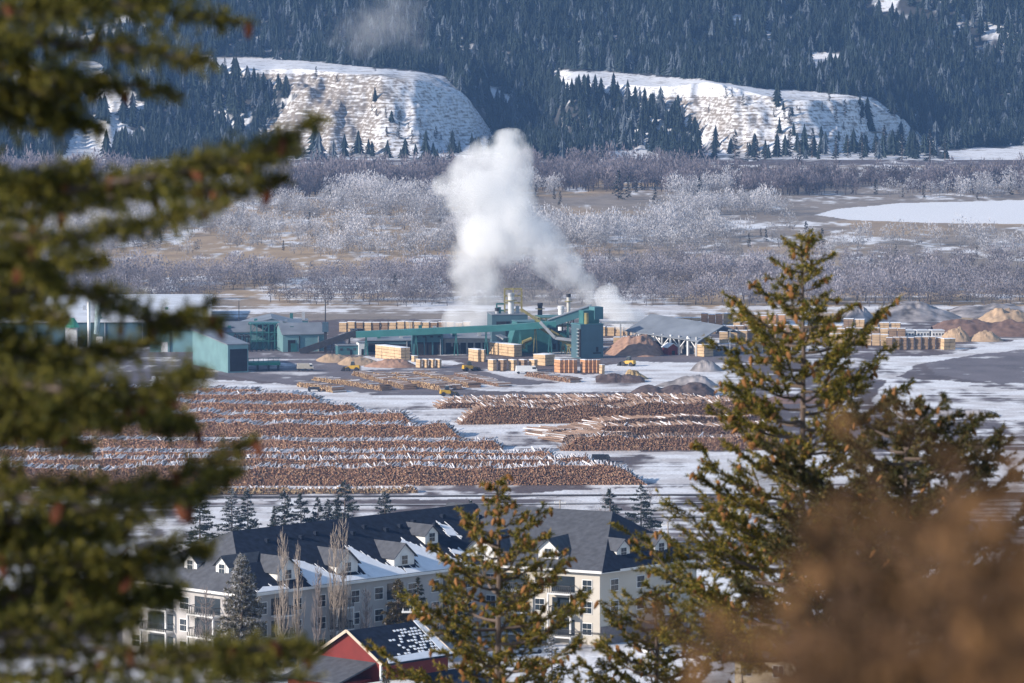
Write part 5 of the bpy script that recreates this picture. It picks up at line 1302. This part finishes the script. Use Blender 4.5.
# row of conifers behind the long navy roof
for i, (px, yt, lb, wR) in enumerate([(200, 490, 'broad', 1.1), (232, 488, 'loose frosted', .9), (248, 487, 'slender', .8), (285, 490, 'broad green', 1.0), (301, 493, 'dark layered', 1.0), (318, 497, 'small pointed', .6),
                                   (328, 499, 'narrow small', .6), (337, 496, 'dark small', .7), (345, 480, 'tallest', 1.1), (385, 491, 'round topped loose', 1.1), (610, 488, 'bare looking', 1.0), (641, 484, 'dark tiered', 1.2), (275, 506, 'tiny', .5), (470, 500, 'small grey', .8)]):
    base, H_ = at_tree(px, yt, 548, 760)
    conifer('conifer', lb + ' conifer %s' % ('behind the long navy apartment roof' if px < 500 else 'on the snow right of the grey roof'), base, H_, H_ * .33 * wR + .9, 300 + i, (.05, .06, .04), .12 if i != 1 else .35, 70, None, .6, .12, per=18)
# big frosted spruce before the apartments
base, H_ = at_tree(247, 546, 671, 560)
conifer('frosted_spruce', 'large frosted spruce standing before the apartment corner', (base[0], 668, gz(base[0], 668) - .2), (674 - 546) * 668 / F, 4.9, 400, (.17, .15, .10), .35, 230, None, .45, .06, per=55, crown_from=.05)
base, H_ = at_tree(400, 574, 650, 560)
conifer('brown_conifer', 'brownish green conifer left of the courtyard balconies', (ATD(398, 600, 690).x, 690, gz(-15, 690) - .2), 11.5, 3.6, 401, (.12, .095, .05), .05, 120, None, .42, .06, per=44)
conifer('dark_conifer', 'dark green conifer right behind the brownish one', (ATD(418, 600, 697).x, 697, gz(-13, 697) - .2), 11.0, 2.8, 402, (.028, .035, .022), .03, 70, None, .42, .05, per=30)
conifer('dark_conifer', 'dark round conifer in the courtyard beside the balconies', (ATD(462, 600, 700).x, 700, gz(-7, 700) - .2), 8.2, 2.6, 403, (.02, .03, .028), .03, 70, None, .42, .05, per=30)
conifer('bushy_conifer', 'bushy grey green conifer in front of the red porch', (ATD(385, 660, 592).x, 592, 79.0), 8.4, 2.4, 404, (.06, .06, .03), .1, 70, None, .35, .045, per=40)
conifer('frosted_pine', 'low frosted pine on the snow below the central fir', (ATD(552, 660, 640).x, 640, gz(5, 640) - .2), 9.0, 3.0, 405, (.10, .10, .08), .4, 60, None, .35, .05, per=30)
conifer('frosted_pine', 'small frosted pine at the bottom between the two firs', (ATD(600, 660, 650).x, 650, gz(11, 650) - .2), 5.0, 2.4, 406, (.08, .08, .07), .4, 60, None, .35, .05, per=30)
# bare poplars
def bare_tree(label, x, d, zb, H, R, seed, col, n=70, cat='bare tree', name='bare_poplar', r0=.1):
    rr = np.random.default_rng(seed); t = thing(name, label, cat, (x, d, zb)); 
    MB().tube((0, 0, 0), (0, 0, H * .5), .14, .09, 6).tube((0, 0, H * .5), (0, 0, H), .09, .02, 5).build('trunk', col, t)
    mb = MB()
    for i in range(n):
        z = H * rr.uniform(.12, .92); a = rr.uniform(0, 6.28); l = H * rr.uniform(.10, .24) * (1.15 - z / H); q = R * rr.uniform(.4, 1.0) * (1.25 - z / H) ** .6
        p = Vector((0, 0, z)); m_ = p + Vector((math.cos(a) * q * .8, math.sin(a) * q * .8, l * .5)); e_ = m_ + Vector((math.cos(a) * q * .3, math.sin(a) * q * .3, l))
        mb.tube(p, m_, .035, .025, 3).tube(m_, e_, .025, .012, 3)
        for k in range(2): a2 = a + rr.uniform(-1.2, 1.2); mb.tube(m_, m_ + Vector((math.cos(a2) * q * .4, math.sin(a2) * q * .4, l * .7)), .018, .01, 3)
    mb.build('crown', col, t); return t
POPM = mat('pale_poplar_bark', (.27, .225, .19), .9, .2, 1)
GRYM = mat('grey_poplar_bark', (.19, .16, .15), .9, .2, 1)
for i, (px, yt, d, R, m_, lb) in enumerate([(283, 526, 679, 1.2, POPM, 'tall pale bare poplar right of the frosted spruce'), (298, 540, 681, 1.0, POPM, 'shorter pale bare poplar beside the tall one'),
                                       (334, 522, 688, 1.1, POPM, 'pale bare poplar at the middle dormer, left of a pair'), (343, 512, 689, 1.3, POPM, 'tallest pale bare poplar in front of the middle dormer'),
                                       (318, 560, 684, 1.0, GRYM, 'thin grey bare tree between the two poplar pairs'), (366, 585, 690, 1.2, GRYM, 'low grey bare tree under the snowy roof slope'), (206, 585, 676, 2.2, GRYM, 'spreading bare tree before the lit end facade'),
                                       (228, 580, 673, 1.4, GRYM, 'bare tree left of the frosted spruce'), (437, 600, 690, 1.8, GRYM, 'bare dark tree behind the power pole')]):
    x = ATD(px, 600, d).x; zt = ATD(px, yt, d).z; g = gz(x, d) - .2
    bare_tree(lb, x, d, g, zt - g, R, 500 + i, m_, 90)
for i, (px, yt, d, H_) in enumerate([(605, 470, 1500, 9), (650, 455, 1540, 7), (628, 520, 1250, 9), (1005, 500, 1300, 9), (120, 520, 900, 9), (690, 505, 1320, 7), (20, 560, 760, 10), (165, 560, 755, 9)]):
    x = ATD(px, 500, d).x; bare_tree(['bare shrub at the right tip of the log rows', 'bare bush by the snow road', 'grey bare tree right of the grey roof', 'bare tree at far right', 'bare tree by the left houses', 'bare shrub on the snow field', 'bare tree at the left edge', 'bare tree by the dark cabin'][i], x, d, gz(x, d) - .2, H_, 3.2, 540 + i, GRYM, 70, name='bare_tree')
# lone conifers on the bluffs and valley floor
LONE = [(225, 73, 10), (316, 80, 9), (337, 84, 5), (406, 70, 6), (375, 71, 5), (372, 112, 4), (386, 118, 7), (399, 140, 12), (412, 145, 10), (424, 148, 9), (436, 140, 9), (450, 152, 9), (341, 107, 4),
        (293, 160, 11), (304, 160, 9), (317, 161, 12), (330, 162, 10), (352, 163, 12), (366, 160, 9),
        (726, 100, 7), (732, 98, 6), (743, 107, 8), (709, 113, 5), (829, 103, 8), (774, 118, 6), (784, 120, 9), (790, 125, 12), (822, 112, 6), (836, 122, 10), (845, 118, 12), (790, 157, 20), (812, 158, 22), (836, 160, 18),
        (848, 158, 16), (862, 160, 20), (876, 158, 16), (884, 150, 18), (902, 162, 20), (915, 158, 16), (748, 162, 14), (757, 162, 16), (735, 160, 22), (765, 160, 10), (930, 162, 24), (945, 160, 18),
        (395, 290, 16), (352, 232, 16), (348, 240, 10), (806, 245, 22), (812, 250, 20), (822, 250, 20), (618, 200, 28), (628, 198, 20), (700, 200, 22), (800, 166, 24), (1010, 195, 16), (560, 205, 12), (310, 230, 16), (330, 205, 14), (655, 205, 18), (676, 182, 16)]
proto = {}; lones = {}
rq = np.random.default_rng(31)
for _ in range(46):
    qx_, qy_ = rq.uniform(20, 1010), rq.choice([rq.uniform(183, 200), rq.uniform(205, 262)])
    if not inpoly(np.array([qx_]), np.array([qy_]), POND)[0]: LONE.append((qx_, qy_, rq.uniform(6, 15)))
for i, (px, yb, hp) in enumerate(LONE):
    p = GND(px, yb, 2200, 6000); Hh = (hp + 2) * p.y / F * (1.25 if yb < 165 else 1.0); k = i % 4
    where = 'on the left snowy bluff' if (px < 500 and yb < 156) else ('at the foot of the left bluff' if px < 500 and yb < 166 else ('on the terraced right bluff' if yb < 135 and px > 500 else ('at the foot of the right bluff' if yb < 170 and px > 500 else 'among the frosted valley thicket')))
    lab = 'lone dark conifer ' + where; grp = 'lone conifers ' + where
    if k not in proto:
        proto[k] = conifer('lone_conifer', lab, (0, 0, 0), 10, 2.0, 700 + k, (.026, .036, .032), .12, 40, grp, .6, .13, per=7); t = proto[k]
    else: t = copy_tree(proto[k])
    t['label'] = lab; t['group'] = grp; t.location = (p.x, p.y, p.z - .3); s = Hh / 10; t.scale = (s * 1.05, s * 1.05, s); t.rotation_euler.z = i * 1.3; lones.setdefault(where, []).append(t)

for q in lones.values(): number_left_to_right(q)
# ------------------------------------------------------------------ near firs
CONEM = mat('orange_brown_cones', (.22, .10, .035), .8, .35, 30, spec=.2)
def cone_proto():
    mb = MB(); n = 8
    rings = [(0, .25), (.2, .8), (.45, 1.0), (.7, .8), (.9, .4), (1.0, .05)]; V = []; Fs = []
    for (z, r) in rings:
        for i in range(n): a = 6.283 * i / n; q = r * (1.1 if i % 2 else .85); V.append((q * .28 * math.cos(a), q * .28 * math.sin(a), -z))
    for k in range(len(rings) - 1):
        for i in range(n): Fs.append((k * n + i, k * n + (i + 1) % n, (k + 1) * n + (i + 1) % n, (k + 1) * n + i))
    Fs += [tuple(range(n)), tuple(range(len(V) - n, len(V)))[::-1]]
    return mb.add(V, Fs)
_cp = cone_proto(); cone_me = bpy.data.meshes.new('cone'); cone_me.from_pydata(_cp.v, [], _cp.f); cone_me.materials.append(CONEM)
NEAR = mat('fir_needles', 'attr', .75, .25, 6, spec=.25, thin=.3)
def bezier(p, c, q, n):
    return [tuple((1 - t) ** 2 * np.array(p) + 2 * t * (1 - t) * np.array(c) + t * t * np.array(q)) for t in np.linspace(0, 1, n)]
def near_fir(name, label, base, H, prof, seed, nb, col, tipcol, L, wd, per, cone_len, ncone, up0=.55, up1=.15, leaders=()):
    """prof: list of (height fraction, branch length in m)"""
    rr = np.random.default_rng(seed); t = thing(name, label, 'fir tree', base); segs = []; br = MB(); tips = []
    pf = np.array(prof)
    br.tube((0, 0, -1), (0, 0, H * .5), .085 + H * .006, .06, 8).tube((0, 0, H * .5), (0.03, 0, H * .85), .06, .03, 7).tube((0.03, 0, H * .85), (0, 0, H), .03, .008, 5)
    def branch(p, a, ln, up, th):
        q = Vector(p) + Vector((math.cos(a) * ln, math.sin(a) * ln, ln * up)); c = Vector(p) + Vector((math.cos(a) * ln * .6, math.sin(a) * ln * .6, ln * (up * .15 - .10)))
        P = bezier(p, c, q, 7)
        for i in range(6): br.tube(P[i], P[i + 1], th * (1 - i / 7), th * (1 - (i + 1) / 7), 5)
        segs.append((P[3], P[4], .9)); segs.append((P[4], P[5], 1.0)); segs.append((P[5], P[6], 1.2)); tips.append(P[6])
        ns = max(4, int(ln * 13))
        for k in range(ns):
            u = .18 + .82 * (k + rr.random()) / ns; j = min(5, int(u * 6)); c0 = np.array(P[j]) * (1 - (u * 6 - j)) + np.array(P[j + 1]) * (u * 6 - j)
            a2 = a + rr.choice([-1, 1]) * rr.uniform(.45, 1.15); l2 = ln * rr.uniform(.10, .24) * (1.15 - .5 * u) + .11
            d2 = np.array([math.cos(a2) * l2, math.sin(a2) * l2, l2 * rr.uniform(-.15, .75)])
            e_ = c0 + d2; segs.append((tuple(c0 + d2 * .2), tuple(e_), 1.0)); br.tube(c0, e_, .008, .004, 3); tips.append(tuple(e_))
            for _ in range(2):
                a3 = a2 + rr.uniform(-.9, .9); l3 = l2 * rr.uniform(.4, .7); d3 = np.array([math.cos(a3) * l3, math.sin(a3) * l3, l3 * rr.uniform(.1, .9)]); m0 = c0 + d2 * .55
                segs.append((tuple(m0), tuple(m0 + d3), 1.0)); tips.append(tuple(m0 + d3))
    for i in range(nb):
        f = pf[0, 0] + (1 - pf[0, 0]) * ((i + rr.random() * .8) / nb) ** .9
        ln = np.interp(f, pf[:, 0], pf[:, 1]) * rr.uniform(.62, 1.12); a = i * 2.399 + rr.uniform(-.4, .4)
        if ln < .05: continue
        branch((0, 0, H * f), a, ln, up1 + (up0 - up1) * f + rr.uniform(-.12, .12), .012 + ln * .012)
    segs.append(((0, 0, H * .93), (0, 0, H), 1.6)); tips.append((0, 0, H))
    V, C = foliage_blades(segs, rr, L, wd, .75, per)
    cc = np.array(col)[None] * C[:, None]; 
    yl = np.repeat(rr.random(len(V) // 3) < .33, 3); cc[yl] = np.array(tipcol)[None] * C[yl][:, None]
    link_mesh('crown', tri_mesh('crown', V, cc, NEAR), t)
    br.build('trunk', BARKT, t)
    rr.shuffle(tips); tips = [p for p in tips if p[2] > pf[0, 0] * H]
    kx = rr.permutation(len(tips)); tips = [tips[k] for k in kx]
    for k, p in enumerate(tips[:min(ncone, 96)]):
        o = bpy.data.objects.new('cone', cone_me); COL.objects.link(o); o.parent = t; s = cone_len * rr.uniform(.7, 1.25)
        o.location = (p[0], p[1], p[2] + s * .3); o.scale = (s * .9, s * .9, s * 1.15); o.rotation_euler = (rr.uniform(-.7, .7), rr.uniform(-.7, .7), rr.uniform(0, 6))
    rest = tips[96:ncone]
    if rest:
        V = []; Fs = []; v0 = np.array(_cp.v)
        mb = MB()
        for p in rest:
            s = cone_len * rr.uniform(.7, 1.25); R3 = Matrix.Rotation(rr.uniform(-.7, .7), 3, 'X') @ Matrix.Rotation(rr.uniform(-.7, .7), 3, 'Y')
            vv = (v0 @ np.array(R3)) * s + np.array([p[0], p[1], p[2] + s * .3]); mb.add([tuple(x) for x in vv], _cp.f)
        o = mb.build('small_cones', CONEM, t); o['kind'] = 'stuff'
    return t
def fir_at(px, ptop, d): 
    p = ATD(px, ptop, d); g = gz(p.x, d) - .3; return (p.x, d, g), p.z - g
GCOL = (.125, .12, .022); GTIP = (.36, .25, .045)
b_, H_ = fir_at(802, 236, 70)
z_ = lambda y: (ATD(800, y, 70).z - b_[2]) / H_
near_fir('fir_tree', 'tall green fir with orange brown cones rising right of the sawmill', b_, H_, [(z_(690), 2.5), (z_(640), 2.5), (z_(560), 2.15), (z_(520), 1.65), (z_(470), 1.2), (z_(420), 1.4), (z_(370), 1.3), (z_(330), .85), (z_(300), .5), (z_(265), .35), (1, .12)], 21, 88, GCOL, GTIP, .07, .0105, 150, .105, 520)
b_, H_ = fir_at(497, 482, 72)
z_ = lambda y: (ATD(800, y, 72).z - b_[2]) / H_
near_fir('fir_tree', 'smaller green fir with orange cones in the bottom centre', b_, H_, [(z_(760), 1.9), (z_(683), 1.55), (z_(620), 1.2), (z_(570), .95), (z_(530), .6), (z_(505), .22), (1, .08)], 22, 48, GCOL, GTIP, .07, .0105, 140, .105, 360)
b_, H_ = fir_at(905, 402, 62)
z_ = lambda y: (ATD(800, y, 62).z - b_[2]) / H_
near_fir('fir_tree', 'dark fir half hidden behind the blurred brown shrub', b_, H_, [(z_(700), 2.2), (z_(560), 1.7), (z_(480), 1.3), (z_(440), .8), (z_(415), .35), (1, .1)], 23, 60, (.06, .06, .02), (.13, .09, .03), .075, .012, 170, .10, 120)
b_, H_ = fir_at(655, 588, 74)
z_ = lambda y: (ATD(800, y, 74).z - b_[2]) / H_
near_fir('fir_tree', 'small fir filling the gap between the two larger firs at the bottom', b_, H_, [(z_(780), 1.5), (z_(683), 1.1), (z_(640), .8), (z_(610), .4), (1, .1)], 24, 44, GCOL, GTIP, .07, .0105, 140, .115, 120)
# left fir: trunk just outside the frame, boughs reach across it
def left_fir():
    rr = np.random.default_rng(77); D = 18.0; tx = ATD(-120, 300, D).x; g = gz(tx, D) - .3
    t = thing('fir_tree', 'big close out of focus fir whose boughs fill the left edge', 'fir tree', (tx, D, g)); o = Vector((tx, D, g))
    br = MB(); segs = []; tips = []
    br.tube((0, 0, -.5), (0, 0, 3.2), .14, .10, 10).tube((0, 0, 3.2), (0, 0, 6.5), .10, .02, 8)
    B = [([(-30, -10), (110, 5), (246, 22)], 34), ([(-30, 40), (100, 45), (215, 62)], 30), ([(-30, 62), (70, 75), (185, 96)], 24), ([(-30, 120), (40, 110), (100, 130)], 30), ([(-30, 205), (130, 180), (250, 160), (322, 118)], 24), ([(-30, 170), (90, 190), (200, 165), (300, 150)], 26),
         ([(20, 215), (120, 195), (215, 190), (290, 178)], 20), ([(-30, 235), (60, 240), (140, 225), (225, 205)], 20), ([(-30, 290), (80, 290), (150, 320), (222, 322)], 22), ([(-30, 330), (60, 350), (130, 350), (215, 300)], 22), ([(-30, 380), (60, 390), (140, 400), (205, 372)], 32), ([(0, 400), (80, 415), (160, 425), (195, 425)], 22),
         ([(-30, 470), (80, 490), (170, 485), (255, 440)], 22), ([(-30, 490), (90, 510), (180, 500), (240, 470)], 20), ([(-30, 560), (80, 565), (140, 560), (212, 545)], 28), ([(-30, 600), (80, 600), (130, 600), (180, 590)], 34), ([(-30, 655), (100, 650), (200, 655), (300, 645)], 22), ([(0, 680), (150, 665), (250, 660), (320, 650)], 30),
         ([(-30, 530), (30, 540), (120, 530)], 40), ([(-30, 440), (30, 430), (90, 450)], 22), ([(-30, 20), (20, 60), (60, 130)], 32), ([(-30, 140), (20, 250), (60, 290)], 26), ([(-30, 690), (120, 690), (320, 678)], 24), ([(-30, 620), (50, 580), (130, 575)], 44), ([(-30, 300), (20, 310), (70, 320)], 24), ([(-30, 90), (40, 95), (110, 80)], 30), ([(-30, 265), (30, 270), (110, 262)], 28), ([(-30, 400), (50, 410), (110, 415)], 34), ([(-30, 520), (50, 525), (150, 520)], 30), ([(-30, 15), (60, 10), (180, -5)], 30), ([(-30, 640), (60, 625), (140, 620)], 36), ([(-30, 180), (30, 190), (90, 165)], 26), ([(-30, 350), (20, 360), (90, 372)], 30)]
    for (pts, sp) in B:
        dd = D + rr.uniform(-.9, .9); W3 = [np.array(ATD(x, y, dd + rr.uniform(-.15, .15)) - o) for x, y in pts]
        root = np.array([0, 0, W3[0][2] + .1]); W3 = [root] + W3
        P = []
        for i in range(len(W3) - 1):
            for k in range(5): P.append(W3[i] * (1 - k / 5) + W3[i + 1] * k / 5)
        P.append(W3[-1]); n = len(P) - 1
        for i in range(n): br.tube(P[i], P[i + 1], .018 * (1 - i / n) + .004, .018 * (1 - (i + 1) / n) + .004, 5)
        segs.append((tuple(P[-2]), tuple(P[-1]), 1.4)); tips.append(P[-1]); sw = sp / 278.0 * .74
        for i in range(4, n):
            for k in range(13):
                u = rr.random(); c0 = P[i] * (1 - u) + P[i + 1] * u; fwd = (P[i + 1] - P[i]); fwd /= np.linalg.norm(fwd)
                tp = 1.0 if i < n - 4 else .35 + .16 * (n - i)
                d2 = fwd * rr.uniform(.2, .9) + rr.normal(size=3) * np.array([.35, .7, .75]); d2 = d2 / np.linalg.norm(d2) * sw * rr.uniform(.3, 1.05) * tp
                segs.append((tuple(c0 + d2 * .15), tuple(c0 + d2), 1.0)); br.tube(c0, c0 + d2, .003, .002, 3); tips.append(c0 + d2)
                
                for w_ in range(2): m0 = c0 + d2 * (.45 + .4 * w_); d3 = d2 * .45 + rr.normal(size=3) * sw * .4 * tp; segs.append((tuple(m0), tuple(m0 + d3), 1.0))
    V, C = foliage_blades(segs, rr, .028, .0036, .7, 330)
    cc = np.array([.07, .075, .016])[None] * C[:, None]; k = np.repeat(rr.random(len(V) // 3) < .35, 3); cc[k] = np.array([.27, .23, .04])[None] * C[k][:, None]
    link_mesh('crown', tri_mesh('crown', V, cc, NEAR), t); br.build('trunk', BARKT, t)
    print('left fir tris', len(V) // 3)
    tips = [p for p in tips if 0 < proj(*(np.array(p) + np.array(o)))[0] < 335]; rr.shuffle(tips)
    dk = mat('red_brown_cones', (.12, .035, .015), .8, .3, 30)
    cm2 = cone_me.copy(); cm2.materials.clear(); cm2.materials.append(dk)
    for p in tips[:95]:
        q = bpy.data.objects.new('cone', cm2); COL.objects.link(q); q.parent = t; s = rr.uniform(.05, .085); q.location = tuple(p); q.scale = (s, s, s); q.rotation_euler = (rr.uniform(-.6, .6), rr.uniform(-.6, .6), 0)
left_fir()
# blurred brown shrub right at the camera
def brown_shrub(D, seed, nst, label, xmin, leafc):
    rr = np.random.default_rng(seed); x0 = ATD(900, 600, D).x; g = gz(x0, D) - .05
    t = thing('brown_shrub', label, 'shrub', (x0, D, g)); o = np.array([x0, D, g])
    br = MB(); V = []; C = []
    for i in range(nst):
        top = None
        while top is None:
            px = rr.uniform(xmin, 1120); py = rr.uniform(400, 720)
            lim = 600 - (px - 700) * 1.05 if px < 840 else (455 if px < 900 else 455 - (px - 900) * .45)
            lim = max(lim, 360)
            if py > lim + 15: top = (px, py)
        d = D + rr.uniform(-.5, .8); sh = rr.choice([.25, .5, 1.0, 1.5]); q = np.array(ATD(top[0], top[1], d)) - o; b0 = np.array([rr.uniform(-.12, .12), rr.uniform(-.12, .12), 0])
        c = b0 * .5 + q * .5 + np.array([rr.uniform(-.08, .08), rr.uniform(-.08, .08), .25]); P = [np.array(p) for p in bezier(b0, c, q, 10)]
        for k in range(9): br.tube(P[k], P[k + 1], .006 * (1 - k / 11), .006 * (1 - (k + 1) / 11), 5)
        for k in range(4, 9):
            for j in range(7):
                u = rr.random(); c0 = P[k] * (1 - u) + P[k + 1] * u; dl = rr.normal(size=3); dl /= np.linalg.norm(dl); l = rr.uniform(.02, .04)
                tw = dl * rr.uniform(.01, .075); br.tube(c0, c0 + tw, .0018, .001, 3); c1 = c0 + tw
                for m_ in range(2):
                    dl2 = dl + rr.normal(size=3) * .5; dl2 /= np.linalg.norm(dl2); sd = np.cross(dl2, rr.normal(size=3)); sd /= np.linalg.norm(sd); w_ = l * rr.uniform(.2, .36)
                    a_ = c1; e_ = c1 + dl2 * l; md = c1 + dl2 * l * .5 + np.cross(sd, dl2) * .004
                    V += [a_, md - sd * w_, e_, a_, e_, md + sd * w_]; cl = rr.uniform(.5, 1.3) * sh; C += [cl] * 6
    V = np.array(V); cols = np.array(leafc)[None] * np.array(C)[:, None]
    link_mesh('foliage', tri_mesh('foliage', V, cols, NEAR), t); br.build('stem', mat('brown_twigs', (.10, .055, .03), .85, .2, 10), t)
brown_shrub(5.0, 88, 130, 'very close blurred shrub of dry brown leaves at lower right', 680, (.19, .10, .042))
brown_shrub(9.0, 89, 110, 'darker dry shrub standing just behind the very close one', 790, (.13, .07, .035))
# dark shrubs in the gullies of the bluffs
rr = np.random.default_rng(5)
for i in range(26):
    px, py = [(rr.uniform(376, 404), rr.uniform(108, 146)), (rr.uniform(405, 470), rr.uniform(128, 156)), (rr.uniform(775, 800), rr.uniform(108, 140)), (rr.uniform(830, 900), rr.uniform(115, 155))][i % 4]
    p = GND(px, py, 3900, 6000); where = 'left bluff' if px < 500 else 'right bluff'
    t = copy_tree(proto[i % 4]); s = rr.uniform(.35, .75); t.scale = (s * 1.6, s * 1.6, s); t.location = (p.x, p.y, p.z - .3); t.name = 'dark_juniper'
    t['label'] = 'small dark juniper in a gully of the snowy ' + where; jun = globals().setdefault('jun', {}); jun.setdefault(where, []).append(t); t['group'] = 'junipers in the gullies of the ' + where; t['category'] = 'juniper'
for q in jun.values(): number_left_to_right(q)
